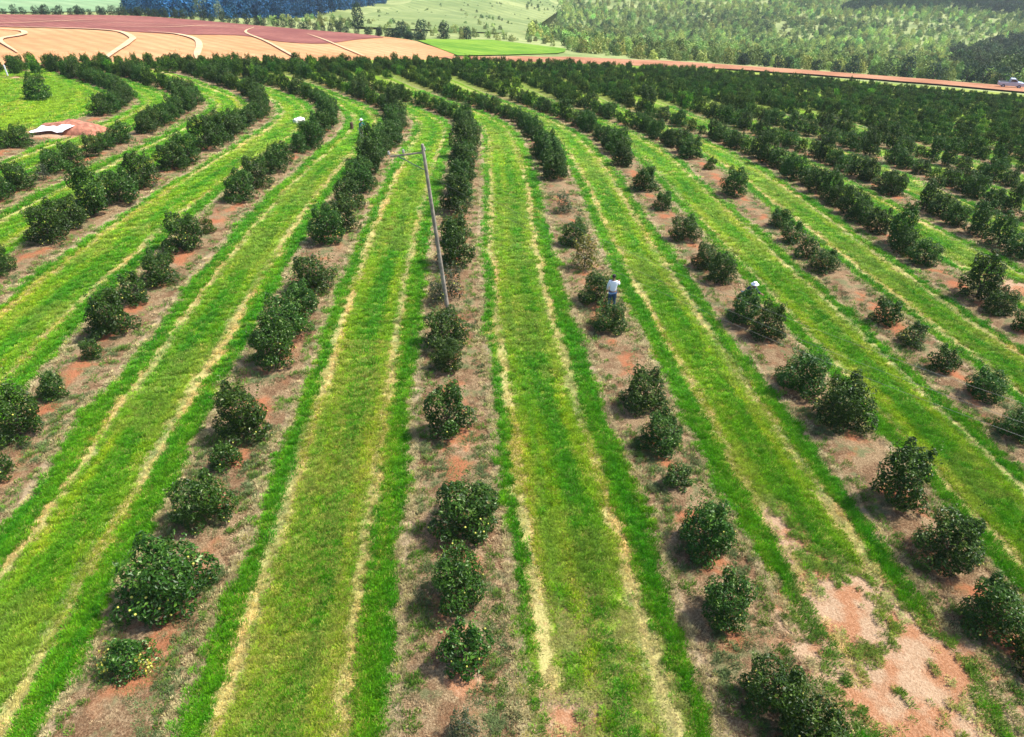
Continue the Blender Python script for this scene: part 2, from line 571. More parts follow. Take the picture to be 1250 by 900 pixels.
for pts, w in [([(-70, 105), (-83.3, 121.9), (-86.3, 131.2), (-88.7, 137.0), (-94.2, 143.0), (-104, 143)], .95),
               ([(-56, 101), (-58.6, 107.3), (-68.1, 133.2), (-72.0, 142.2), (-80.5, 154.3), (-87.3, 156.3), (-93.1, 153.5), (-101, 149)], 1.15),
               ([(-46, 108), (-50.0, 117.5), (-55.4, 132.2), (-62.4, 147.6), (-70.2, 157.2), (-76.9, 159.1)], 1.1),
               ([(-34, 118), (-37.0, 125.0), (-50.2, 152.7), (-62.0, 175.4), (-66.8, 195.8)], .65),
               ([(-26, 132), (-30.7, 142.6), (-42.2, 167.9), (-50.0, 183.6)], .55),
               ([(-118, 146), (-106.3, 157.4), (-104.3, 171.1), (-102.6, 192.5)], .5),
               ([(-88, 166), (-80.5, 174.8), (-77.1, 190.3), (-70.5, 200.6)], .5),
               ([(-125, 165), (-98, 178), (-80, 186), (-62, 190)], .4)]:
    ribbon('field_track', pts, w, .02, M['track'], .0)
sheet('meadow', [(-24, 190), (-22.0, 198), (-6.0, 220.9), (15.6, 214), (14, 196), (11.3, 184.5), (-0.9, 163.7), (-11.0, 150.5)], -.12, M['meadow'], 6)
ROAD = [(-13, 141), (6, 154), (30, 171), (52, 183), (80, 181), (104, 170), (124, 158), (170, 128), (240, 76)]
ribbon('verge', [(-62, 92.5), (-43, 107.0), (-28, 117.5), (-11.5, 131.5), (12, 147), (38, 160), (62, 160), (84, 152), (98, 146), (146, 116), (210, 68)], 9, -.05, M['verge'])
ribbon('dirt_road', ROAD, 21, .02, M['road'], .15)
sheet('pale_field', [(-150, 190), (-132, 200), (-121, 236), (-172, 350), (-260, 480), (-420, 480), (-420, 190)], -.1, M['palefield'], 20)
sheet('olive_field', [(-46, 224), (-5, 262), (8, 330), (36, 545), (0, 700), (-70, 640), (-62, 470), (-66, 380), (-60, 280)], .3, M['olive'], 18)


# ------------------------------------------------------------------ leaves, crowns, trunks
def leaf_quads(C, N, L, g, width=.5, fold=.12):
    """one pointed leaf per centre: four corners, tip bent down"""
    n = len(C)
    N = N / np.maximum(np.linalg.norm(N, axis=1), 1e-6)[:, None]
    t = g.normal(size=(n, 3))
    t -= (t * N).sum(1)[:, None] * N
    t /= np.maximum(np.linalg.norm(t, axis=1), 1e-6)[:, None]
    b = np.cross(N, t)
    L = np.asarray(L)[:, None]
    V = np.empty((n, 4, 3))
    V[:, 0] = C - t * L * .5 - N * L * fold
    V[:, 1] = C + b * L * width * .5
    V[:, 2] = C + t * L * .5 - N * L * fold * 1.6
    V[:, 3] = C - b * L * width * .5
    return V.reshape(-1, 3), np.arange(n * 4).reshape(n, 4)


def leaf_mesh(name, V, F, shade, mat):
    me = bpy.data.meshes.new(name)
    me.from_pydata(V.tolist(), [], F.tolist())
    fattr(me, 'shade', shade, 'FACE')
    me.materials.append(mat)
    return me


def crown_points(seed, W, Hh, n, nl, sparse=0., base=.06):
    """points and outward normals on a lumpy bush made of overlapping lobes"""
    g = np.random.default_rng(seed)
    lobes = [((0, 0, .46 * Hh), (.30 * W, .30 * W, .40 * Hh))]
    for k in range(nl):
        a = k * 2.399 + g.uniform(-1.1, 1.1)
        f = (k + .5) / nl
        z = (.15 + .70 * f) * Hh
        rad = W * (.31 - .20 * max(0, f - .35)) * g.uniform(.55, 1.22)
        q = W * g.uniform(.11, .24) * (1 - sparse * .3)
        lobes.append(((math.cos(a) * rad, math.sin(a) * rad, z), (q, q, q * g.uniform(.85, 1.25) * Hh / W)))
    for k in range(6):                                       # a skirt of low boughs that brush the soil
        a, q = k * .9 + g.uniform(-.35, .35), W * g.uniform(.12, .19)
        rad = W * g.uniform(.20, .40)
        lobes.append(((math.cos(a) * rad, math.sin(a) * rad, Hh * g.uniform(.10, .2)), (q, q, q * .8)))
    for k in range(5):                                       # narrow leaders that stick out at the top
        a, q = g.uniform(0, 6.28), W * g.uniform(.07, .11)
        rad = W * g.uniform(.05, .30)
        lobes.append(((math.cos(a) * rad, math.sin(a) * rad, Hh * g.uniform(.78, .98)), (q, q, q * g.uniform(1.4, 2.2))))
    C = np.array([l[0] for l in lobes])
    A = np.array([l[1] for l in lobes])
    p = A[:, 0] * A[:, 2]
    p[0] *= .7
    p /= p.sum()
    m = n * 4
    k = g.choice(len(lobes), m, p=p)
    D = g.normal(size=(m, 3))
    D /= np.linalg.norm(D, axis=1)[:, None]
    t = 1 - np.abs(g.normal(0, .16, m))
    P = C[k] + D * A[k] * t[:, None]
    ok = P[:, 2] > base * Hh * g.uniform(.5, 1.6, m)
    for j in range(len(lobes)):
        e = (((P - C[j]) / A[j]) ** 2).sum(1)
        ok &= (k == j) | (e > .5) | (g.random(m) < .12)
    P, D, k = P[ok][:n], D[ok][:n], k[ok][:n]
    return P, D, k, g


def citrus_crown(name, seed, W, Hh, n, leaf, mat, nl=12, sparse=0., shoots=8, mods=None):
    P, D, k, g = crown_points(seed, W, Hh, n, nl, sparse)
    lobe_shade = g.uniform(-.13, .13, 40)
    sh = np.clip(g.beta(1.7, 3.2, len(P)) + lobe_shade[k], 0, .93)
    sh[g.random(len(P)) < .018] = 1.  # stray leaves set to the pale stop: sun glints painted as leaf colour
    Nn = D * 1.1 + np.array([0, 0, .35]) + g.normal(0, .38, P.shape)
    L = leaf * g.uniform(.7, 1.25, len(P))
    SP, SN = [], []
    for s in range(shoots):                                  # young upright shoots that break the outline
        a = g.uniform(0, 6.283)
        q = W * g.uniform(.05, .36)
        b = np.array([math.cos(a) * q, math.sin(a) * q, Hh * (.84 - .55 * (q / W) ** 1.0)])
        d = np.array([math.cos(a) * .35, math.sin(a) * .35, 1.]) + g.normal(0, .18, 3)
        ln = g.uniform(.18, .44) * Hh
        for i in range(int(14 * max(1, .05 / leaf * 2))):
            SP.append(b + d * ln * (i + 1) / 13. + g.normal(0, leaf * .35, 3))
            SN.append(g.normal(size=3) + d * .5)
    if SP:
        P = np.vstack([P, np.array(SP)])
        Nn = np.vstack([Nn, np.array(SN)])
        L = np.concatenate([L, leaf * g.uniform(.7, 1.1, len(SP))])
        sh = np.concatenate([sh, np.clip(g.normal(.68, .2, len(SP)), 0, .95)])
    V, F = leaf_quads(P, Nn, L, g)
    me = leaf_mesh(name, V, F, sh, mat)
    return me, P


def tube(V, F, p0, p1, r0, r1, seg=7):
    p0, p1 = Vector(p0), Vector(p1)
    q = (p1 - p0).to_track_quat('Z', 'Y')
    b = len(V)
    for p, r in ((p0, r0), (p1, r1)):
        for i in range(seg):
            a = 2 * math.pi * i / seg
            V.append(tuple(p + q @ Vector((math.cos(a) * r, math.sin(a) * r, 0))))
    for i in range(seg):
        j = (i + 1) % seg
        F.append((b + i, b + j, b + seg + j, b + seg + i))
    F.append(tuple(range(b + seg, b + 2 * seg)))
    F.append(tuple(range(b + seg - 1, b - 1, -1)))


def trunk_mesh(name, seed, W, Hh, r, mat):
    g = random.Random(seed)
    V, F = [], []
    top = Vector((g.uniform(-.03, .03) * W, g.uniform(-.03, .03) * W, Hh * .26))
    tube(V, F, (0, 0, -.12), (top * .55)[:], r * 1.25, r * .95)
    tube(V, F, (top * .54)[:], top[:], r * .95, r * .8)
    n = 5
    for i in range(n):
        a = i * 6.283 / n + g.uniform(-.4, .4)
        q = W * g.uniform(.16, .26)
        e = Vector((math.cos(a) * q, math.sin(a) * q, Hh * g.uniform(.5, .74)))
        m = top.lerp(e, .5) + Vector((0, 0, -.04 * Hh))
        tube(V, F, (top - Vector((0, 0, .03)))[:], m[:], r * .6, r * .42, 6)
        tube(V, F, m[:], e[:], r * .42, r * .16, 6)
    me = bpy.data.meshes.new(name)
    me.from_pydata(V, [], F)
    me.materials.append(mat)
    me.polygons.foreach_set('use_smooth', [True] * len(me.polygons))
    return me


def fruit_mesh(name, P, seed, n, r, mat):
    g = np.random.default_rng(seed)
    low = P[(P[:, 2] < np.quantile(P[:, 2], .85)) & (np.hypot(P[:, 0], P[:, 1]) > np.quantile(np.hypot(P[:, 0], P[:, 1]), .45))]
    c = low[g.choice(len(low), n, replace=False)]
    bm = bmesh.new()
    for p in c:
        bmesh.ops.create_icosphere(bm, subdivisions=1, radius=r * g.uniform(.8, 1.1), matrix=Matrix.Translation(p * 1.03))
    me = bpy.data.meshes.new(name)
    bm.to_mesh(me)
    bm.free()
    me.materials.append(mat)
    me.polygons.foreach_set('use_smooth', [True] * len(me.polygons))
    return me


BIG, SMALL, YEL, SPARSE, TALL = [], [], [], [], []
for i in range(6):
    me, P = citrus_crown('crown', 11 + i, 2.1, 1.68, 4600, .108, M['leaf'], 15, shoots=19)
    BIG.append((me, trunk_mesh('trunk', i, 2.1, 1.68, .06, M['bark']), fruit_mesh('fruit', P, i, 16, .032, M['fruit']), 2.1))
for i in range(3):
    me, P = citrus_crown('crown', 31 + i, 1.7, 1.95, 3900, .105, M['leaf'], 14, shoots=17)
    TALL.append((me, trunk_mesh('trunk', 10 + i, 1.7, 1.95, .055, M['bark']), fruit_mesh('fruit', P, 10 + i, 12, .032, M['fruit']), 1.7))
for i in range(3):
    me, P = citrus_crown('crown', 41 + i, 1.35, 1.05, 2000, .095, M['leaf'], 10, shoots=11)
    SMALL.append((me, trunk_mesh('trunk', 20 + i, 1.3, 1.05, .035, M['bark']), fruit_mesh('fruit', P, 20 + i, 7, .032, M['fruit']), 1.35))
for i in range(3):
    me, P = citrus_crown('crown', 51 + i, 1.25, 1.15, 1200, .08, M['leaf_olive'], 8, .6, 7)
    SPARSE.append((me, trunk_mesh('trunk', 30 + i, 1.25, 1.25, .035, M['bark']), fruit_mesh('fruit', P, 30 + i, 8, .036, M['fruit']), 1.25))
for i in range(2):
    me, P = citrus_crown('crown', 61 + i, 1.3, 1.3, 1400, .085, M['leaf_yellow'], 8, .4, 6)
    YEL.append((me, trunk_mesh('trunk', 40 + i, 1.3, 1.3, .035, M['bark']), fruit_mesh('fruit', P, 40 + i, 8, .036, M['fruit']), 1.3))
TWO, P2 = [], None
for i in range(2):                                           # green with a few yellow sprays at the skirt
    g = np.random.default_rng(70 + i)
    me, P = citrus_crown('crown', 71 + i, 1.5, 1.15, 2500, .088, M['leaf'], 9, .2, 6)
    me.materials.append(M['leaf_yellow'])
    C0 = np.array([v.co[:] for v in me.vertices]).reshape(-1, 4, 3).mean(1)
    ang = np.arctan2(C0[:, 1], C0[:, 0])
    hit = ((np.abs(ang) > 2.45) | (np.abs(ang + .5) < .22)) & (np.hypot(C0[:, 0], C0[:, 1]) > .42) & (g.random(len(C0)) < .7)
    me.polygons.foreach_set('material_index', hit.astype(np.int32))
    TWO.append((me, trunk_mesh('trunk', 50 + i, 1.4, 1.15, .035, M['bark']), fruit_mesh('fruit', P, 50 + i, 14, .036, M['fruit']), 1.5))

# ------------------------------------------------------------------ the orchard trees
TREES = [  # row, x, y, crown width in metres, kind (b big, t tall, s sparse, y partly yellow, Y yellow, w weedy)
    (-1, -9.01, 9.31, 1.4, 'y'), (-1, -8.85, 11.17, 2.5, 'b'), (-1, -8.94, 13.94, 1.82, ''), (-1, -9.11, 16.25, 1.16, 's'), (-1, -8.99, 17.93, 2.12, ''),
    (-1, -9.23, 22.19, 2.12, ''), (-1, -9.33, 24.22, 1.85, ''), (-1, -9.26, 26.1, 1.66, ''), (-1, -9.24, 28.55, 2.0, ''), (-1, -9.82, 34.09, 1.85, ''),
    (-1, -9.57, 36.03, 2.02, ''), (-1, -9.78, 39.58, 1.79, ''), (-1, -9.73, 43.01, 1.81, ''), (0, -1.05, 7.74, 0.82, 'w'), (0, -1.11, 9.44, 1.41, 's'),
    (0, -1.39, 11.35, 1.67, ''), (0, -1.35, 13.68, 2.28, 'b'), (0, -2.17, 18.15, 1.75, 't'), (0, -2.47, 21.99, 1.41, ''), (0, -2.71, 23.81, 1.83, ''),
    (0, -3.41, 27.37, 0.97, 'S'), (0, -2.78, 28.06, 1.3, 'S'), (0, -2.89, 31.72, 1.92, 't'), (0, -3.06, 34.91, 1.53, ''), (0, -3.34, 39.59, 1.89, 't'),
    (1, 6.3, 7.33, 1.75, ''), (1, 5.83, 8.47, 1.6, ''), (1, 5.39, 10.76, 1.55, ''), (1, 5.37, 13.01, 1.85, ''), (1, 5.15, 15.6, 1.03, 's'),
    (1, 5.05, 17.46, 1.71, ''), (1, 4.77, 19.66, 1.85, ''), (1, 4.19, 25.38, 1.49, ''), (1, 3.96, 27.92, 1.52, ''), (1, 3.7, 31.78, 1.43, 'Y'),
    (1, 3.39, 34.88, 1.45, ''), (1, 3.2, 40.4, 1.27, 'S'), (1, 3.0, 48.09, 1.88, ''), (2, 12.38, 9.46, 1.18, 'y'), (2, 12.13, 10.61, 1.77, ''),
    (2, 11.99, 12.73, 1.88, ''), (2, 11.75, 14.97, 1.71, 't'), (2, 11.58, 18.94, 2.22, ''), (2, 10.96, 21.08, 2.07, ''), (2, 10.89, 24.87, 1.48, ''),
    (2, 10.36, 26.31, 1.54, ''), (2, 10.46, 30.64, 1.44, ''), (2, 10.11, 32.25, 1.49, ''), (2, 9.72, 36.23, 1.64, ''), (2, 9.59, 41.72, 1.26, ''),
    (2, 9.12, 46.15, 1.88, ''), (2, 8.76, 53.24, 1.87, ''), (3, 17.5, 18.32, 1.43, ''), (3, 17.75, 20.61, 1.55, ''), (3, 17.23, 22.54, 1.25, ''),
    (3, 17.04, 24.69, 1.33, 'y'), (3, 16.77, 26.53, 1.26, ''), (3, 16.22, 32.39, 1.42, ''), (3, 16.03, 34.19, 1.25, ''), (3, 16.02, 36.45, 1.32, ''),
    (3, 16.29, 39.19, 1.4, ''), (3, 15.32, 45.75, 1.87, ''), (3, 15.61, 53.38, 1.17, 's'), (3, 14.96, 57.36, 2.07, ''), (-2, -15.87, 15.66, 1.02, ''),
    (-2, -16.36, 17.57, 1.7, 't'), (-2, -16.5, 19.85, 1.13, 's'), (-2, -16.44, 22.37, 0.9, 's'), (-2, -16.61, 24.34, 1.85, ''), (-2, -16.74, 26.8, 1.39, ''),
    (-2, -16.53, 28.82, 1.74, ''), (-2, -16.94, 32.76, 2.04, ''), (-2, -16.54, 34.9, 0.89, 's'), (-2, -16.5, 40.28, 1.86, ''), (-2, -16.44, 43.1, 1.91, ''),
    (-2, -16.29, 46.17, 1.69, ''), (-3, -24.19, 29.24, 1.4, ''), (-3, -24.01, 33.16, 1.97, ''), (-3, -24.0, 35.06, 1.79, ''), (-3, -23.72, 37.06, 2.15, 't'),
    (-3, -23.18, 39.03, 2.05, ''), (-3, -23.27, 42.13, 2.18, ''), (-3, -22.93, 45.86, 2.0, ''), (-3, -22.68, 47.58, 1.95, ''), (-3, -22.87, 51.35, 2.08, 't'),
    (-5, -36.24, 49.3, 1.64, ''), (-5, -35.37, 49.96, 1.9, ''), (-6, -44.46, 67.47, 2.63, 'b'),
]
trees = [list(t) for t in TREES]
start = {}
for t in trees:
    start[t[0]] = max(start.get(t[0], 0), t[2])
start[-5] = 59.5
start[-6] = 84
g0 = np.random.default_rng(21)
for r in list(range(-14, 8)) + [8 + .62 * q for q in range(42)]:
    Y = start.get(r, 3.0 if r > -6 else 86.) + 2.2
    if r in (-4, 4, 5, 6, 7):
        Y = 4.0
    while Y < 235:
        dx = float(row_x(r, Y + .5) - row_x(r, Y - .5))
        x = float(row_x(r, Y))
        if Y > float(edge_y(x)) - 1.2:
            break
        dense = r >= 8 or (Y > 92 and x > -25)
        gap = .02 if dense else .035 if Y > 55 else .08
        far = max(0., min(1., (Y - 70) / 60.))
        if g0.random() > gap:
            W = g0.normal(1.9, .24) * (1 - .12 * far) * (.78 if dense else 1)
            f = ''
            q = g0.random()
            if q < .03: f, W = ('s' if q < .015 else 'S'), g0.uniform(1.0, 1.3)
            elif q < .10 and Y > 60: W *= .7
            elif q < .22: f = 't'
            trees.append([r, x + g0.normal(0, .15), Y + g0.normal(0, .15), float(np.clip(W, .9, 2.6)), f])
        Y += g0.uniform(1.95, 2.45) * (1 - .15 * far) * (.66 if dense else .84 if Y > 35 or r in (4, 5, 6, 7, -4) else 1) / math.hypot(1, dx)
for r0 in range(-3, 8):                                       # close planted block below the dirt road
    for fr in (.34, .67):
        Y = 96 + g0.uniform(0, 5) - (4 if r0 > 2 else 0)
        while Y < 235:
            x = float(row_x(r0 + fr, Y))
            if Y > float(edge_y(x)) - 1.2:
                break
            if g0.random() > .10:
                trees.append([9, x + g0.normal(0, .3), Y, float(np.clip(g0.normal(1.45, .22), .8, 2.)), 'h'])
            Y += g0.uniform(1.3, 1.8) / math.hypot(1, float(row_x(r0 + fr, Y + .5) - row_x(r0 + fr, Y - .5)))
for off in (1.5, 4.6, 8.0, 11.5):                             # headland rows along the far edge of the orchard
    L = smooth_line([(a, b - off) for a, b in EDGE if -130 < a < 70], 30)
    acc = 0.
    for a, b in zip(L[:-1], L[1:]):
        acc += float(np.hypot(*(b - a)))
        if acc > 1.7:
            acc = g0.uniform(-.3, .3)
            if g0.random() > .06 and not (a[0] > -8 and off > 5):
                trees.append([-9 if a[0] < 5 else 9, a[0], a[1] + g0.normal(0, .3), g0.normal(1.5, .2), 'h'])
keep = []
for t in trees:
    z = float(zt(t[1], t[2]))
    u, v, d = project(t[1], t[2], z + 1.)
    if -170 < u < 1420 and v < 1010 and t[2] > 3:
        seen = -15 < u < 1265 and v < 925
        keep.append((t, z, (t[3] / d) if seen and t[4] != 'h' and t[0] < 8 else -1.))
keep.sort(key=lambda k: -k[2])
near, rest = keep[:298], keep[298:]

ORD = ['first', 'second', 'third', 'fourth', 'fifth', 'sixth', 'seventh', 'eighth', 'ninth', 'tenth', 'eleventh', 'twelfth', 'thirteenth', 'fourteenth', 'fifteenth', 'sixteenth',
       'seventeenth', 'eighteenth', 'nineteenth', 'twentieth', 'twenty-first', 'twenty-second', 'twenty-third', 'twenty-fourth']
ROWN = {0: 'the leaning pole row', 1: 'the white-shirted worker row', 2: 'the white-hatted worker row'}


def row_name(r):
    if r in ROWN:
        return ROWN[r]
    if r < 0:
        return 'the %s row tarpaulin-side of the pole' % ORD[-r - 1]
    return 'the %s row past the white-hatted worker' % ORD[r - 3]


SIZE = lambda W, f: 'yellowing' if f == 'Y' else 'small sparse' if f == 'S' else 'small leafy' if f == 's' else 'small half yellow' if f == 'y' else 'tall narrow' if f == 't' else 'huge bushy' if W > 2.25 else 'low weedy' if f == 'w' else 'small rounded' if W < 1.35 else 'broad bushy' if W > 1.8 else 'rounded'
POLE_Y, WK1_Y, WK2_Y = 26.17, 27.3, 27.6
beside = {0: (POLE_Y, 'the utility pole'), 1: (WK1_Y, 'the worker in the white shirt'), 2: (WK2_Y, 'the worker in the white hat')}
by_row = {}
for k in near:
    by_row.setdefault(k[0][0], []).append(k)
label_of = {}
for r, ks in by_row.items():
    ks.sort(key=lambda k: k[0][2])
    if r in beside:
        y0, who = beside[r]
        front = [k for k in ks if k[0][2] < y0][::-1]
        back = [k for k in ks if k[0][2] >= y0]
        for i, k in enumerate(front[:24]):
            label_of[id(k[0])] = '%s orange tree, %s from %s toward the bare sand' % (SIZE(k[0][3], k[0][4]), ORD[i], who)
        for i, k in enumerate(back[:24]):
            label_of[id(k[0])] = '%s orange tree, %s from %s toward the red field' % (SIZE(k[0][3], k[0][4]), ORD[i], who)
    else:
        for i, k in enumerate([k for k in ks if k[0][2] >= 66][:24]):
            label_of[id(k[0])] = '%s orange tree, %s past the bend of %s' % (SIZE(k[0][3], k[0][4]), ORD[i], row_name(r))
        n_near = [k for k in ks if k[0][2] < 66]
        for i, k in enumerate(n_near[:24]):
            label_of[id(k[0])] = '%s orange tree, %s in %s' % (SIZE(k[0][3], k[0][4]), ORD[i], row_name(r))

gt = random.Random(5)
for t, z, _ in near:
    r, x, y, W, f = t
    r = int(r)
    lib = YEL if f == 'Y' else TWO if f == 'y' else TALL if f == 't' else SPARSE if f in ('S', 'w') else SMALL if W < 1.4 or f == 's' else BIG
    crown, trunk, fruit, w0 = gt.choice(lib)
    k = (.97 if y < 23 else 1.12 if y < 58 and -4 < r < 4 else .95) * W / w0
    e = empty('orange_tree', (x, y, float(strip_h(x, y, r)) - .02), 0.)
    hz = gt.uniform(.85, 1.1) * (.78 if f == 'y' else 1)
    e.scale = (k, k, k * hz)
    rz = gt.uniform(0, 6.283) if f != 'y' else gt.uniform(-.3, .3)
    for nm, me in (('trunk', trunk), ('crown', crown)) + ((('fruit', fruit),) if y < 40 and f not in ('w',) else ()):
        c = bpy.data.objects.new(nm, me)
        c.rotation_euler = (0, 0, rz)
        link(c, e)
        if nm == 'fruit':
            c['kind'] = 'stuff'
    lab = label_of.get(id(t))
    if lab is None:
        lab = '%s orange tree in %s, past its bend' % (SIZE(W, f), row_name(r)) if y > 66 else '%s orange tree halfway along %s' % (SIZE(W, f), row_name(r))
    if t[0] == -6 and f == 'b':
        lab = 'lone bushy orange tree standing by itself on open grass'
    tag(e, lab, 'tree', 'orange trees planted in curving rows')


# ------------------------------------------------------------------ scattered stuff: points that carry a copy of a small mesh
def scatter(name, P, rot, scl, tint, idx, meshes, label, cat, tilt=None):
    src = bpy.data.collections.new(name + '_source')
    for i, me in enumerate(meshes):
        src.objects.link(bpy.data.objects.new('%s_source_%02d' % (name, i), me))
    me = bpy.data.meshes.new(name)
    me.from_pydata(np.asarray(P).tolist(), [], [])
    rv = np.zeros((len(P), 3))
    rv[:, 2] = rot
    if tilt is not None:
        rv[:, :2] = tilt
    fattr(me, 'rot', rv, typ='FLOAT_VECTOR')
    fattr(me, 'scl', scl, typ='FLOAT_VECTOR')
    fattr(me, 'tint', tint, typ='FLOAT_VECTOR')
    fattr(me, 'pick', idx, typ='INT')
    o = link(bpy.data.objects.new(name, me))
    ng = bpy.data.node_groups.new(name, 'GeometryNodeTree')
    ng.interface.new_socket('Geometry', in_out='INPUT', socket_type='NodeSocketGeometry')
    ng.interface.new_socket('Geometry', in_out='OUTPUT', socket_type='NodeSocketGeometry')
    N, Lk = ng.nodes, ng.links
    gi, go = N.new('NodeGroupInput'), N.new('NodeGroupOutput')
    ci = N.new('GeometryNodeCollectionInfo')
    ci.inputs['Collection'].default_value = src
    ci.inputs['Separate Children'].default_value = True
    ci.inputs['Reset Children'].default_value = True
    ip = N.new('GeometryNodeInstanceOnPoints')

    def na(nm, typ):
        a = N.new('GeometryNodeInputNamedAttribute')
        a.data_type = typ
        a.inputs['Name'].default_value = nm
        return a.outputs[0]
    Lk.new(gi.outputs[0], ip.inputs['Points'])
    Lk.new(ci.outputs[0], ip.inputs['Instance'])
    ip.inputs['Pick Instance'].default_value = True
    Lk.new(na('pick', 'INT'), ip.inputs['Instance Index'])
    er = N.new('FunctionNodeEulerToRotation')
    Lk.new(na('rot', 'FLOAT_VECTOR'), er.inputs[0])
    Lk.new(er.outputs[0], ip.inputs['Rotation'])
    Lk.new(na('scl', 'FLOAT_VECTOR'), ip.inputs['Scale'])
    Lk.new(ip.outputs[0], go.inputs[0])
    md = o.modifiers.new('scatter', 'NODES')
    md.node_group = ng
    tag(o, label, cat, kind='stuff')
    return o


FAR = [citrus_crown('crown_far', 81 + i, 2.1, 1.62, 1500, .16, M['leaf_far'], 12, shoots=8)[0] for i in range(5)]
if rest:
    A = np.array([(t[1], t[2], z + .06, t[3]) for t, z, _ in rest])
    k = 1.0 * A[:, 3] / 2.1
    n = len(A)
    tv = g0.uniform(.75, 1.3, n)
    tint = np.stack([tv * g0.uniform(.85, 1.35, n), tv, tv * g0.uniform(.8, 1.1, n)], -1)
    lite = g0.random(n) < .05
    tint[lite] *= np.array([2.6, 2.4, 1.5])
    scatter('orchard', A[:, :3], g0.uniform(0, 6.28, n), np.stack([k, k, k * g0.uniform(.9, 1.12, n)], -1), tint, g0.integers(0, 5, n), FAR,
            'dense far rows of dark green orange trees below the red dirt road', 'orchard')


# ------------------------------------------------------------------ grass and weeds between the rows
def tuft_mesh(name, seed, blades, spread, lean, width):
    g = np.random.default_rng(seed)
    V, F, S = [], [], []
    for i in range(blades):
        a = g.uniform(0, 6.283)
        q = spread * math.sqrt(g.random())
        b = np.array([math.cos(a) * q, math.sin(a) * q, -.05])
        a2 = a + g.normal(0, .9)
        h = g.uniform(.55, 1.1)
        tip = b + np.array([math.cos(a2) * lean * g.uniform(.3, 1.2), math.sin(a2) * lean * g.uniform(.3, 1.2), h])
        mid = b * .5 + tip * .5 + np.array([0, 0, .14 * h])
        s = np.array([-math.sin(a2 + .5), math.cos(a2 + .5), 0]) * width
        k = len(V)
        V += [b - s, b + s, mid + s * .8, mid - s * .8, tip]
        F += [(k, k + 1, k + 2, k + 3), (k + 3, k + 2, k + 4)]
        v = g.random()
        S += [v, v]
    me = bpy.data.meshes.new(name)
    me.from_pydata([tuple(v) for v in V], [], F)
    fattr(me, 'shade', S, 'FACE')
    me.materials.append(M['grass'])
    return me


TUFT = [tuft_mesh('tuft', i, 26, .75, .55, .06) for i in range(4)]

gg = np.random.default_rng(77)


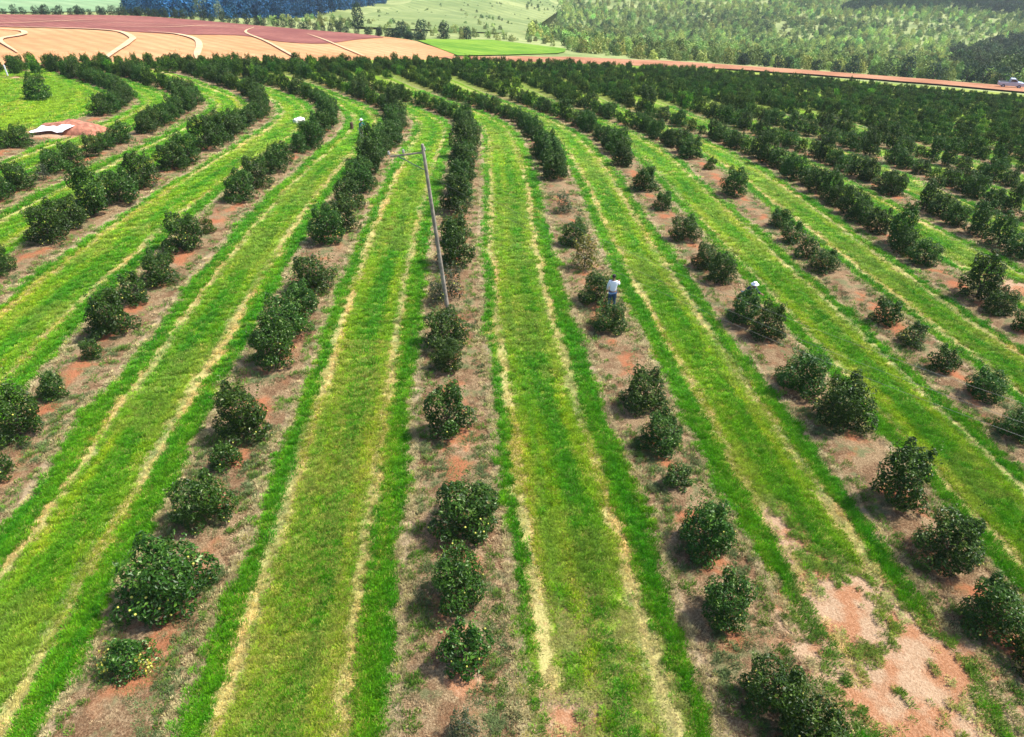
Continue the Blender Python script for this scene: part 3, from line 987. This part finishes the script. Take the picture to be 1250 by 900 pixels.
def grass():
    Ps, Ss, Ts = [], [], []
    zones = [(5, 13, 330, 1.0), (13, 20, 230, 1.1), (20, 32, 110, 1.4), (32, 50, 48, 1.9), (50, 90, 15, 2.9)]
    for y0, y1, dens, wid in zones:
        xm = .93 * (y1 * .825 + 9) + 3
        n = int((y1 - y0) * 2 * xm * dens)
        x = gg.uniform(-xm, xm, n)
        y = gg.uniform(y0, y1, n)
        u, v, d = project(x, y, zt(x, y))
        ok = (u > -150) & (u < 1400) & (v < 1000) & (y < edge_y(x) - 1)
        x, y = x[ok], y[ok]
        rk = np.arange(-14, 34)
        # row coordinate by inverting the row curves
        r = np.zeros(len(x))
        lo = np.full(len(x), -14.)
        hi = np.full(len(x), 34.)
        for _ in range(22):
            m = (lo + hi) / 2
            left = row_x(m, y) < x
            lo = np.where(left, m, lo)
            hi = np.where(left, hi, m)
        r = (lo + hi) / 2
        lane = np.floor(r).astype(int)
        uu = r - lane
        dd = np.minimum(uu, 1 - uu)
        side = (uu > .5).astype(int)
        n1, n2, n3 = vnoise(x, y, 1.9, 31), vnoise(x, y, .45, 32), vnoise(x, y, 6., 33)
        dw = dd + (n1 - .5) * .03 + (n2 - .5) * .035 + gg.normal(0, .011, len(x))
        q = gg.random(len(x))
        n5 = vnoise(x, y, .22, 34)
        g_hi, t_hi = lane_bands(lane, side)
        bare = bare_at(x, y) * (.15 + .75 * vnoise(r * 6.6, y * .42, .5, 35) + .75 * vnoise(r * 6.6, y * .6, .16, 36))
        mead = meadow_at(r, y) > .5
        h = np.zeros(len(x))
        T = np.zeros((len(x), 3))
        j = gg.random((len(x), 1))

        def put(mask, hh, a, b, p):
            k = mask & (q < p) & (h == 0)
            h[k] = hh * gg.uniform(.65, 1.3, k.sum())
            w = np.clip(j[k] * .7 + .6 * (n3[k] - .5)[:, None] + .5 * (n5[k] - .5)[:, None] + .15, 0, 1)
            T[k] = np.array(a) * (1 - w) + np.array(b) * w
        dw = np.where(dw < .26, dw + (n1 - .5) * .05 + (n5 - .5) * .04, dw)
        strip = (dw < .17) & ~mead
        put(strip & (dw > .10) & (n2 > .45), .09, (.06, .18, .01), (.18, .30, .04), .16)
        put(strip & (n1 > .5) & (n5 > .35), .08, (.06, .11, .03), (.20, .26, .10), .34 * (1 if y0 < 20 else .5))
        put(strip & (n5 > .5), .045, (.19, .12, .06), (.46, .35, .20), .25)
        put((dw >= .17) & (dw < .215) & ~mead, .06, (.30, .27, .10), (.52, .44, .24), .45)
        put((dw >= .215) & (dw < g_hi) & ~mead, .11, (.045, .24, .004), (.15, .40, .008), .3 + .7 * np.clip(n3 * 2, .35, 1))
        put((dw >= g_hi) & (dw < t_hi) & ~mead, .04, (.38, .36, .10), (.58, .50, .22), .4)
        put((dw >= g_hi) & (dw < t_hi) & ~mead & (n3 > .68), .07, (.15, .27, .008), (.32, .38, .03), .8)
        put((dw >= t_hi) & ~mead, .08, (.11, .30, .004), (.27, .44, .012), .92)
        put(mead, .09, (.12, .30, .006), (.30, .44, .016), .9)
        ridge = (dw > .425 + .03 * np.random.default_rng(12).random(60)[np.clip(lane + 14, 0, 59)]) & (h > 0) & ~mead
        T[ridge] = T[ridge] * np.array([.55, .86, .7])                 # the uncut ridge between the wheels
        h[ridge] *= 1.2
        fleck = (gg.random(len(x)) < .06 + .12 * (n5 > .62)) & (h > 0) & (dw > .2)     # dead stems among the green
        T[fleck] = T[fleck] * .35 + np.array([.52, .44, .13]) * .65
        h[fleck] *= .8
        # mown stripes: greener and drier passes alternate across the lane
        ph = np.random.default_rng(9).random(60)[np.clip(lane + 14, 0, 59)]
        stripe = (np.cos(6.283 * (uu * 6.6 / .82 + ph)) * .25 + .5) + 1.1 * (vnoise(r * 6.6, y * .05, .17, 37) - .5) + .5 * (vnoise(r * 6.6, y * .12, .4, 38) - .5)
        sm = (dw >= .215) & (h > 0)
        stripe = np.clip(stripe, -.1, .95)
        T[sm] = T[sm] * np.stack([1.35 - .75 * stripe, 1.1 - .2 * stripe, 1.1 - .3 * stripe], -1)[sm]
        # lane middles go dry in places
        dry = (vnoise(x, y, 3.2, 40) + (n2 - .5) * .4 > .62) & (dw > .32) & ~mead
        T[dry] = T[dry] * .8 + np.array([.50, .42, .10]) * .2
        dl = (lane == -1) & (dw > .30) & (y < 24) & (gg.random(len(x)) < .45)
        T[dl] = T[dl] * .5 + np.array([.46, .38, .10]) * .5
        neard = (lane == 0) & (y < 13.2) & (dw > .22 + .05 * side)
        fall = np.clip((13.2 - y) / 3, 0, 1) * (.35 + .9 * n2)
        kill = neard & (gg.random(len(x)) < fall)
        h[kill] *= .5
        h[kill & (gg.random(len(x)) < .4)] = 0
        T[kill] = T[kill] * .4 + np.array([.34, .26, .11]) * .6
        h[(bare > .62)] = 0
        edge_ = (bare > .3) & (h > 0)
        h[edge_ & (gg.random(len(x)) < .45)] = 0
        h[edge_] *= .75
        T[edge_] = T[edge_] * .6 + np.array([.20, .19, .06]) * .4
        k = h > .012
        x, y, h, T = x[k], y[k], h[k], T[k]
        T *= gg.uniform(.6, 1.35, (len(x), 1))
        Ps.append(np.stack([x, y, zt(x, y) + np.where(dd[k] < .2, .05, .01)], -1))
        Ss.append(np.stack([.11 * wid * gg.uniform(.8, 1.3, len(x))] * 2 + [h * (1 + .12 * (wid - 1))], -1))
        Ts.append(T)
    P, S, T = np.vstack(Ps), np.vstack(Ss), np.vstack(Ts)
    print('tufts', len(P))
    scatter('grass', P, gg.uniform(0, 6.28, len(P)), S, T, gg.integers(0, len(TUFT), len(P)), TUFT, 'bright green mown grass striped with dry wheel tracks between orchard rows', 'grass')


grass()


# ------------------------------------------------------------------ woods on the far side of the valley
def wood_crown(name, seed, W, Hh, n, leaf, mat, nl):
    P, D, k, g = crown_points(seed, W, Hh, n, nl, 0., .02)
    ls = g.uniform(-.2, .2, 40)
    sh = np.clip(g.beta(2, 2.4, len(P)) + ls[k], 0, 1)
    V, F = leaf_quads(P, D + np.array([0, 0, .3]) + g.normal(0, .4, P.shape), leaf * g.uniform(.7, 1.3, len(P)), g, .7)
    return leaf_mesh(name, V, F, sh, mat)


WOOD = [wood_crown('wood_crown', 91 + i, 5., 4.4, 420, .55, M['leaf_wood'], 12) for i in range(6)]


def in_poly(x, y, poly):
    x, y = np.asarray(x), np.asarray(y)
    c = np.zeros(x.shape, bool)
    n = len(poly)
    for i in range(n):
        (x0, y0), (x1, y1) = poly[i], poly[(i + 1) % n]
        k = (y0 > y) != (y1 > y)
        with np.errstate(divide='ignore', invalid='ignore'):
            c ^= k & (x < (x1 - x0) * (y - y0) / (y1 - y0) + x0)
    return c


WOODLAND = [(14, 196), (17, 222), (6, 262), (10, 330), (36, 545), (30, 800), (760, 800), (420, 380), (250, 170), (165, 152), (124, 176), (104, 190), (80, 204), (52, 208), (34, 196)]
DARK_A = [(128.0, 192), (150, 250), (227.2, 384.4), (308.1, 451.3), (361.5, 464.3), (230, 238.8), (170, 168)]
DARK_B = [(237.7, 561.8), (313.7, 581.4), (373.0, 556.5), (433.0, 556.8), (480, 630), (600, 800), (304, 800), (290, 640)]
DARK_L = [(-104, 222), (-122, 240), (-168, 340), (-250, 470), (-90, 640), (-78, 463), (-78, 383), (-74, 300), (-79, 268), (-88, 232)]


def scatter_wood(name, poly, spacing, label, base, jit, size, thin=None, seed=0, dark=0.):
    g = np.random.default_rng(900 + seed)
    P = np.array(poly)
    lo, hi = P.min(0), P.max(0)
    gx, gy = np.meshgrid(np.arange(lo[0], hi[0], spacing), np.arange(lo[1], hi[1], spacing))
    x = gx.ravel() + g.uniform(-.5, .5, gx.size) * spacing
    y = gy.ravel() + g.uniform(-.5, .5, gx.size) * spacing
    ok = in_poly(x, y, poly)
    u, v, d = project(x, y, zt(x, y))
    ok &= (u > -150) & (u < 1400) & (v > -70)
    if thin is not None:
        ok &= g.random(len(x)) < thin(x, y)
    x, y = x[ok], y[ok]
    n = len(x)
    s = g.uniform(size[0], size[1], n)
    big = vnoise(x, y, 45, 50 + seed)
    t = np.array(base)[None] * (g.uniform(1 - jit, 1 + jit, (n, 1)) * (.65 + .7 * big[:, None]))
    t[:, 0] *= g.uniform(.8, 1.25, n)
    t[g.random(n) < dark] *= np.array([.38, .48, .5])
    z = zt(x, y) - .5 + (vnoise(x, y, 40, 3) - .5) * np.clip((y - 240) / 100, 0, 1) * 4
    print(name, n)
    return scatter(name, np.stack([x, y, z], -1), g.uniform(0, 6.28, n), np.stack([s, s, s * g.uniform(.8, 1.25, n)], -1), t, g.integers(0, len(WOOD), n), WOOD, label, 'woodland')


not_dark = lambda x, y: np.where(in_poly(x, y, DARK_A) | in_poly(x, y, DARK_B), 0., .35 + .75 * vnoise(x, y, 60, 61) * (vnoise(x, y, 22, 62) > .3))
scatter_wood('woodland', WOODLAND, 3.6, 'pale green mixed woodland covering the slope beyond the red dirt road', (.92, 1.0, .78), .42, (.28, .95), not_dark, 1, .22)
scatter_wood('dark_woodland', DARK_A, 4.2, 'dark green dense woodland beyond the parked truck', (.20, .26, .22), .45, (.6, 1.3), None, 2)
scatter_wood('distant_woodland', DARK_B, 5.5, 'distant woodland with cloud shadow painted into its tint, above the pale green slope', (.17, .25, .24), .3, (.8, 1.3), None, 3)  # dark tint paints a passing cloud's shadow onto the woods
scatter_wood('cloud_tinted_trees', DARK_L, 4.6, 'distant trees with blue cloud shadow painted into their leaves, beyond the red field', (.05, .25, 1.5), .25, (.9, 1.3), None, 4)  # blue tint stands in for hazy cloud shadow, painted into the leaf colour
scatter_wood('scrub', [(-75, 210), (-22, 200), (-5, 225), (14, 222), (4, 262), (-40, 270), (-74, 300), (-79, 262)], 4.4, 'pale scrub scattered below the olive field', (.8, .85, .75), .4, (.2, .5), lambda x, y: .25 + .5 * (vnoise(x, y, 18, 66) > .5), 5)

scatter_wood('field_scrub', [(-58, 250), (-8, 266), (8, 330), (36, 545), (20, 640), (-60, 600), (-60, 470), (-64, 380)], 4.2, 'scattered bushes dotting the pale olive field', (.62, .72, .6), .45, (.15, .5), lambda x, y: .10 + .55 * (vnoise(x, y, 26, 67) > .52) * vnoise(x, y * .4, 9, 68), 6, .35)

BIGT = [(wood_crown('crown', 111 + i, 5., 4.6, 900, .36, M['leaf_dark'], 13), trunk_mesh('trunk', 60 + i, 5., 4.6, .16, M['bark'])) for i in range(4)]
PALE = (wood_crown('crown', 121, 6., 7.5, 1200, .4, M['leaf_pale'], 14), trunk_mesh('trunk', 66, 6., 7.5, .2, M['bark']))


def field_tree(x, y, s, lib, label, group=None, sz=1.):
    e = empty('tree', (x, y, float(zt(x, y)) - .3), gt.uniform(0, 6.28))
    e.scale = (s, s, s * sz)
    for nm, me in (('trunk', lib[1]), ('crown', lib[0])):
        link(bpy.data.objects.new(nm, me), e)
    return tag(e, label, 'tree', group)


# a line of trees along the far side of the red road, and a hedge line at the top of the red field
L = smooth_line([(64, 201), (86, 196), (112, 183.5), (134, 169), (166, 147)], 12)
for i, p in enumerate(L[::2]):
    sz = gt.uniform(.5, 1.05)
    field_tree(p[0] + gt.uniform(-2, 2), p[1] + gt.uniform(0, 7), sz, gt.choice(BIGT), '%s dark green tree in the line beside the red dirt road' % ('large' if sz > .85 else 'small' if sz < .65 else 'middling'), 'trees lining the far side of the dirt road', gt.uniform(.8, 1.1))
L = smooth_line([(-200, 112), (-152, 160), (-127.5, 190), (-114, 213.5), (-99, 218.5), (-65, 206.6), (-33, 197), (-23, 190)], 15)
for i, p in enumerate(L):
    if p[0] > -160:
        sz = gt.uniform(.32, .62)
        field_tree(p[0] + gt.uniform(-1, 1), p[1] + gt.uniform(.5, 3), sz, gt.choice(BIGT), ('larger' if sz > .53 else 'smaller' if sz < .42 else 'middling') + ' dark tree in the hedge line along the top of the red field', 'hedge trees at the top of the red field', gt.uniform(.8, 1.05))
field_tree(-96, 236, 1.0, PALE, 'tall pale grey green tree in front of the dark blue tinted trees')
field_tree(-88, 229, .6, PALE, 'smaller pale grey green tree beside the tall pale one')
field_tree(-46, 226, 1.0, BIGT[1], 'single tall dark tree standing above the hedge line', None, 1.5)
for x, y, s in [(-30, 206, .8), (-25, 206, .95), (-19, 209, .9), (-13, 214, .7)]:
    field_tree(x, y, s, gt.choice(BIGT), 'dark rounded tree in the clump behind the bright meadow', 'clump behind the bright meadow')


# ------------------------------------------------------------------ utility poles and wires
def ring(V, c, r, seg=14):
    b = len(V)
    for i in range(seg):
        a = 6.2832 * i / seg
        V.append((c[0] + math.cos(a) * r, c[1] + math.sin(a) * r, c[2]))
    return b


def lathe(name, prof, mat, parent=None, seg=14, loc=(0, 0, 0)):
    V, F = [], []
    for r, z in prof:
        ring(V, (0, 0, z), r, seg)
    for k in range(len(prof) - 1):
        for i in range(seg):
            j = (i + 1) % seg
            F.append((k * seg + i, k * seg + j, (k + 1) * seg + j, (k + 1) * seg + i))
    F.append(tuple(range(seg - 1, -1, -1)))
    F.append(tuple(range((len(prof) - 1) * seg, len(prof) * seg)))
    o = mesh_obj(name, V, F, mat, parent, smooth=True)
    o.location = loc
    return o


def box(name, size, loc, mat, parent=None, rot=(0, 0, 0), bev=.01):
    bm = bmesh.new()
    bmesh.ops.create_cube(bm, size=1., matrix=Matrix.Diagonal((*size, 1.)))
    if bev:
        bmesh.ops.bevel(bm, geom=bm.edges[:], offset=bev, segments=2, affect='EDGES')
    o = bm_obj(name, bm, mat, parent)
    o.location = loc
    o.rotation_euler = rot
    return o


def utility_pole(x, y, h, lean, rz, label):
    e = empty('utility_pole', (x, y, float(zt(x, y)) + .05), 0)
    e.rotation_euler = (lean[0], lean[1], rz)
    lathe('shaft', [(.095, -.5), (.09, 0), (.082, h * .35), (.072, h * .7), (.06, h - .04), (.045, h)], M['pole'], e)
    ca = box('crossarm', (1.35, .055, .06), (-.62, .0, h - .32), M['wood'], e)
    tb, tf = [], []
    tube(tb, tf, (-.95, .0, h - .36), (-.06, .0, h - 1.0), .02, .02, 6)
    mesh_obj('brace', tb, tf, M['wire'], e)
    for dx in (-1.3, -.75, .05):
        lathe('insulator', [(.02, 0), (.045, .02), (.05, .06), (.03, .08), (.045, .1), (.03, .15), (.01, .16)], M['ceramic'], e, 10, (dx, 0, h - .265))
    return e


pole = utility_pole(-2.79, 26.17, 7.6, (0, R(-4.6), 0)[:2], R(8), 'leaning')
tag(pole, 'tall thin weathered utility pole leaning over a tree row, bracket arm on top', 'utility pole')
pole2 = utility_pole(17.2, 5.6, 7.0, (0, 0), R(60), 'far')
tag(pole2, 'second weathered utility pole that carries the wires past the sandy patch', 'utility pole')
bpy.context.view_layer.update()
for k, dx in enumerate((-1.3, -.75, .05)):
    a = pole.matrix_world @ Vector((dx, 0, 7.6 - .11))
    b = pole2.matrix_world @ Vector((dx, 0, 7.0 - .11))
    V, F = [], []
    n = 30
    pts = [a.lerp(b, i / n) - Vector((0, 0, 1.1 * 4 * (i / n) * (1 - i / n))) for i in range(n + 1)]
    for i in range(n):
        tube(V, F, pts[i][:], pts[i + 1][:], .003, .003, 5)
    tag(mesh_obj('power_line', V, F, M['wire']), ['thin overhead wire from the outer end of the pole bracket', 'thin overhead wire from the middle of the pole bracket', 'thin overhead wire from the head of the leaning pole'][k], 'wire', 'overhead wires')


# ------------------------------------------------------------------ people
def skinned(name, verts, edges, rad, mat, parent, root=0, sub=2):
    me = bpy.data.meshes.new(name)
    me.from_pydata(verts, edges, [])
    me.materials.append(mat)
    o = link(bpy.data.objects.new(name, me), parent)
    md = o.modifiers.new('skin', 'SKIN')
    md.use_smooth_shade = True
    me.skin_vertices.new() if not me.skin_vertices else None
    for i, sv in enumerate(me.skin_vertices[0].data):
        r = rad[i]
        sv.radius = r if isinstance(r, tuple) else (r, r)
        sv.use_root = (i == root)
    ss = o.modifiers.new('sub', 'SUBSURF')
    ss.levels = ss.render_levels = sub
    return o


def person(x, y, rz, label, shirt, trousers, head, arms, stoop=0.):
    """a standing figure; arms = ((elbow, wrist) left, right) relative to the shoulder; stoop leans the upper body forward (-Y)"""
    e = empty('person', (x, y, float(zt(x, y)) + .03), rz)
    st = lambda p: (p[0], p[1] - max(0, p[2] - .92) * math.sin(stoop), .92 + (p[2] - .92) * math.cos(stoop)) if p[2] > .92 else p
    V, Rd, E = [], [], []

    def add(p, r, frm=None, raw=False):
        V.append(p if raw else st(p))
        Rd.append(r)
        if frm is not None:
            E.append((frm, len(V) - 1))
        return len(V) - 1
    pel = add((0, 0, .95), (.15, .11))
    wa = add((0, -.01, 1.10), (.135, .10), pel)
    ch = add((0, .0, 1.30), (.155, .11), wa)
    nk0 = add((0, .01, 1.45), (.075, .07), ch)
    nk = add((0, .0, 1.51), .052, nk0)
    h0 = add((0, -.012, 1.575), (.066, .075), nk)
    h1 = add((0, -.005, 1.66), (.076, .092), h0)
    add((0, .0, 1.73), (.055, .065), h1)
    hands = []
    for s, (el, wr) in zip((-1, 1), arms):
        sh = add((s * .17, .0, 1.41), .062, ch)
        b = V[sh]
        ep = (b[0] + s * el[0], b[1] + el[1], b[2] + el[2])
        i1 = add(ep, .043, sh, True)
        wp = (ep[0] + s * wr[0], ep[1] + wr[1], ep[2] + wr[2])
        i2 = add(wp, .028, i1, True)
        d = (Vector(wp) - Vector(ep)).normalized()
        side = Vector((1, 0, 0)) - d * d.x
        side.normalize()
        up = d.cross(side)
        pc = Vector(wp) + d * .055
        i3 = add(tuple(pc), (.035, .018), i2, True)
        hands.append((s, Vector(wp), d, side, up))
        for q, ln in zip((-.028, -.01, .009, .027), (.06, .072, .068, .052)):
            k1 = pc + d * .03 + side * q
            f1 = add(tuple(k1), .0095, i3, True)
            k2 = k1 + d * ln * .55 - up * .008
            f2 = add(tuple(k2), .0085, f1, True)
            add(tuple(k2 + d * ln * .4 - up * .022), .007, f2, True)
        t1 = Vector(wp) + d * .03 - side * s * .036
        f1 = add(tuple(t1), .011, i2, True)
        add(tuple(t1 + d * .045 - side * s * .018), .009, f1, True)
    for s in (-1, 1):
        hp = add((s * .09, 0, .90), .095, pel)
        kn = add((s * .10, -.02, .50), .058, hp)
        an = add((s * .11, .02, .09), .040, kn)
        add((s * .12, -.12, .035), (.04, .03), an)
    body = skinned('body', V, E, Rd, M['skin'], e)
    # clothes a little outside the body
    cv, ce, cr = [], [], []

    def cadd(p, r, frm=None):
        cv.append(p)
        cr.append(r)
        if frm is not None:
            ce.append((frm, len(cv) - 1))
        return len(cv) - 1
    a = cadd(st((0, 0, .925)), (.172, .135))
    b = cadd(st((0, -.01, 1.10)), (.155, .122), a)
    c = cadd(st((0, 0, 1.30)), (.176, .132), b)
    cadd(st((0, .01, 1.445)), (.095, .09), c)
    for s, (el, wr) in zip((-1, 1), arms):
        p = st((s * .17, .0, 1.41))
        i = cadd(p, .08, c)
        ep = (p[0] + s * el[0], p[1] + el[1], p[2] + el[2])
        i = cadd(ep, .06, i)
        cadd((ep[0] + s * wr[0] * .8, ep[1] + wr[1] * .8, ep[2] + wr[2] * .8), .045, i)
    skinned('shirt', cv, ce, cr, M[shirt], e)
    cv, ce, cr = [], [], []
    a = cadd((0, 0, .96), (.165, .125))
    for s in (-1, 1):
        i = cadd((s * .09, 0, .88), .112, a)
        i = cadd((s * .10, -.02, .50), .075, i)
        cadd((s * .11, .02, .12), .062, i)
    skinned('trousers', cv, ce, cr, M[trousers], e)
    for s in (-1, 1):
        skinned('boot', [(s * .11, .03, .13), (s * .11, .03, .05), (s * .12, -.13, .045)], [(0, 1), (1, 2)], [.058, .055, (.052, .042)], M['boot'], e, 0, 1)
    hc = Vector(st((0, 0, 1.66)))

    def ball(nm, c, sc, mat, par):
        bm = bmesh.new()
        bmesh.ops.create_uvsphere(bm, u_segments=14, v_segments=9, radius=1., matrix=Matrix.Translation(c) @ Matrix.Diagonal((*sc, 1.)))
        return bm_obj(nm, bm, mat, par, True)
    for s in (-1, 1):
        ball('eye', hc + Vector((s * .033, -.083, .0)), (.011, .008, .008), M['eye'], body)
        ball('ear', hc + Vector((s * .082, .0, -.01)), (.012, .02, .032), M['skin'], body)
    ball('nose', hc + Vector((0, -.098, -.03)), (.013, .018, .022), M['skin'], body)
    ball('mouth', hc + Vector((0, -.086, -.068)), (.026, .006, .006), M['lamp_red'], body)
    if head == 'hair':
        ball('hair', hc + Vector((0, .018, .03)), (.092, .098, .085), M['hair'], e)
    else:
        hat = lathe('hat', [(.175, .0), (.18, .008), (.10, .022), (.094, .07), (.08, .115), (.04, .128)], M[head], e, 18, tuple(hc + Vector((0, .005, .035))))
    return tag(e, label, 'person')


down = ((.06, -.02, -.27), (.02, -.10, -.24))
reach = ((.08, -.16, -.20), (.0, -.24, .04))
person(4.52, 27.2, R(172), 'person in white shirt and blue jeans standing between orange trees', 'shirt', 'jeans', 'hair', (reach, down), R(6))
person(10.62, 27.5, R(20), 'person in white hat and dark shirt bending behind an orange tree', 'navy', 'jeans', 'white', (reach, reach), R(38))
person(-12.45, 57.4, R(60), 'person in teal shirt and pale trousers walking on the mown grass', 'teal', 'khaki', 'sack', (down, reach), R(14))


# ------------------------------------------------------------------ sacks, sheet, marker post, stump
def sack(x, y, s, label):
    bm = bmesh.new()
    bmesh.ops.create_icosphere(bm, subdivisions=3, radius=.5)
    g = np.random.default_rng(int(abs(x * 10)))
    ph = g.uniform(0, 6, 6)
    for v in bm.verts:
        c = v.co
        k = 1 + .08 * math.sin(7 * c.x + ph[0]) * math.sin(6 * c.y + ph[1]) + .06 * math.sin(13 * c.z + ph[2] + 5 * c.x)
        sq = lambda q: math.copysign(abs(q * 2) ** .6 * .5, q)
        v.co = Vector((sq(c.x) * 1.15 * k, sq(c.y) * .62 * k, max(sq(c.z) * .52 * k, -.2)))
    e = empty('sack', (x, y, float(zt(x, y)) + .2 * s), g.uniform(0, 3))
    e.scale = (s, s, s)
    bm_obj('bag', bm, M['sack'], e, True)
    V, F = [], []
    tube(V, F, (.5, 0, .03), (.62, .02, .07), .05, .11, 9)
    mesh_obj('tied_neck', V, F, M['sack'], e, True)
    return tag(e, label, 'sack')


sack(-19.28, 63.5, .95, 'bulging white sack lying beside a row bend on the grass')
sack(-30.5, 57.6, .6, 'small white sack at the foot of an orange tree')

# a white sheet thrown over a low heap of red clay
bm = bmesh.new()
bmesh.ops.create_grid(bm, x_segments=36, y_segments=26, size=.5)
for v in bm.verts:
    x, y = v.co.x * 5.2, v.co.y * 2.6
    k = max(0, 1 - (x / 2.6) ** 2) * max(0, 1 - (y / 1.3) ** 2)
    v.co = Vector((x, y, .95 * k ** .6 * (1 + .35 * (vnoise(x, y, .6, 71) - .5)) - .1))
heap = bm_obj('clay_heap', bm, M['clay'], None, True)
heap.location = (-35.0, 55.1, float(zt(-35.0, 55.1)))
tag(heap, 'low heap of dark red clay behind the white tarpaulin', 'heap')
bm = bmesh.new()
bmesh.ops.create_grid(bm, x_segments=44, y_segments=24, size=.5)
for v in bm.verts:
    x, y = v.co.x * 2.5, v.co.y * .95
    w = vnoise(x, y, .35, 72) * .18 + vnoise(x, y, .9, 73) * .22
    v.co = Vector((x + .25 * math.sin(3 * y), y + .18 * math.sin(2.3 * x), w + .30 * max(0, y + .5) + .04))
sh = bm_obj('tarpaulin', bm, M['white'], None, True)
so = sh.modifiers.new('thick', 'SOLIDIFY')
so.thickness = .012
sh.location = (-35.5, 53.9, float(zt(-35.5, 53.9)) + .06)
tag(sh, 'crumpled white tarpaulin spread over bare red soil', 'tarpaulin')
p = box('marker_post', (.12, .12, 1.1), (-55.5, 80.2, float(zt(-55.5, 80.2)) + .7), M['white'], None, (0, 0, .3), .02)
tag(p, 'short white marker post at the hilltop row end', 'post')
st_ = lathe('tree_stump', [(.26, -.1), (.2, .05), (.15, .2), (.14, .5), (.1, .62), (.03, .6)], M['stump'], None, 11, (-14.17, 61.9, float(zt(-14.17, 61.9))))
tag(st_, 'dark broken tree stump standing in the mown grass', 'stump')


# ------------------------------------------------------------------ the truck on the dirt road
def truck(x, y, rz):
    e = empty('pickup_truck', (x, y, float(zt(x, y)) + .16), rz)
    V = [(-2.5, .0), (-2.5, .55), (-2.42, .72), (-.25, .75), (-.05, .78), (1.15, .80), (2.3, .70), (2.48, .5), (2.5, .0)]

    def extr(name, prof, w, z, mat, par, top=None):
        n = len(prof)
        vv = [(px, -w, pz + z) for px, pz in prof] + [(px, w, pz + z) for px, pz in prof]
        ff = [tuple(range(n)), tuple(range(2 * n - 1, n - 1, -1))] + [((i + 1) % n, i, n + i, n + (i + 1) % n) for i in range(n)]
        o = mesh_obj(name, vv, ff, mat, par)
        b = o.modifiers.new('bev', 'BEVEL')
        b.width = .05
        b.segments = 2
        return o
    body = extr('body', V, .9, .42, M['car'], e)
    cab = extr('cab', [(-.45, 0), (-.35, .68), (.55, .70), (1.25, .0)], .8, 1.2, M['car'], e)
    mesh_obj('windscreen', [(1.22, -.7, 1.28), (1.22, .7, 1.28), (.66, .66, 1.84), (.66, -.66, 1.84)], [(0, 1, 2, 3)], M['glass'], cab)
    for s in (-1, 1):
        mesh_obj('side_window', [(-.33, s * .812, 1.3), (1.02, s * .812, 1.3), (.52, s * .812, 1.8), (-.27, s * .812, 1.8)], [(0, 1, 2, 3)], M['glass'], cab)
        box('headlight', (.06, .3, .16), (2.47, s * .66, .92), M['lamp_white'], body)
        box('tail_light', (.06, .16, .3), (-2.5, s * .78, .85), M['lamp_red'], body)
        for wx in (-1.55, 1.55):
            V2, F2 = [], []
            tube(V2, F2, (wx, s * .68, .36), (wx, s * .93, .36), .36, .36, 18)
            wh = mesh_obj('wheel', V2, F2, M['tyre'], e)
            V2, F2 = [], []
            tube(V2, F2, (wx, s * .8, .36), (wx, s * .945, .36), .2, .18, 14)
            mesh_obj('rim', V2, F2, M['car'], wh)
    box('cargo_bed', (1.85, 1.5, .05), (-1.45, 0, 1.185), M['tyre'], body, (0, 0, 0), 0)
    return tag(e, 'silver blue pickup truck parked on the red dirt road', 'truck')


truck(113.4, 164.5, R(-22))


# ------------------------------------------------------------------ the air: thin even haze over the valley
bm = bmesh.new()
bmesh.ops.create_cube(bm, size=1., matrix=Matrix.Translation((0, 2650, -41)) @ Matrix.Diagonal((7400, 7000, 140, 1.)))
hm = bpy.data.materials.new('thin_haze')
hm.use_nodes = True
hn = hm.node_tree
hn.nodes.remove(hn.nodes['Principled BSDF'])
pv = hn.nodes.new('ShaderNodeVolumePrincipled')
pv.inputs['Color'].default_value = (.80, .90, 1., 1.)
pv.inputs['Density'].default_value = .00016
hn.links.new(pv.outputs[0], hn.nodes['Material Output'].inputs['Volume'])
haze = bm_obj('haze', bm, hm)
tag(haze, 'thin pale blue haze over the valley', 'haze', kind='stuff')
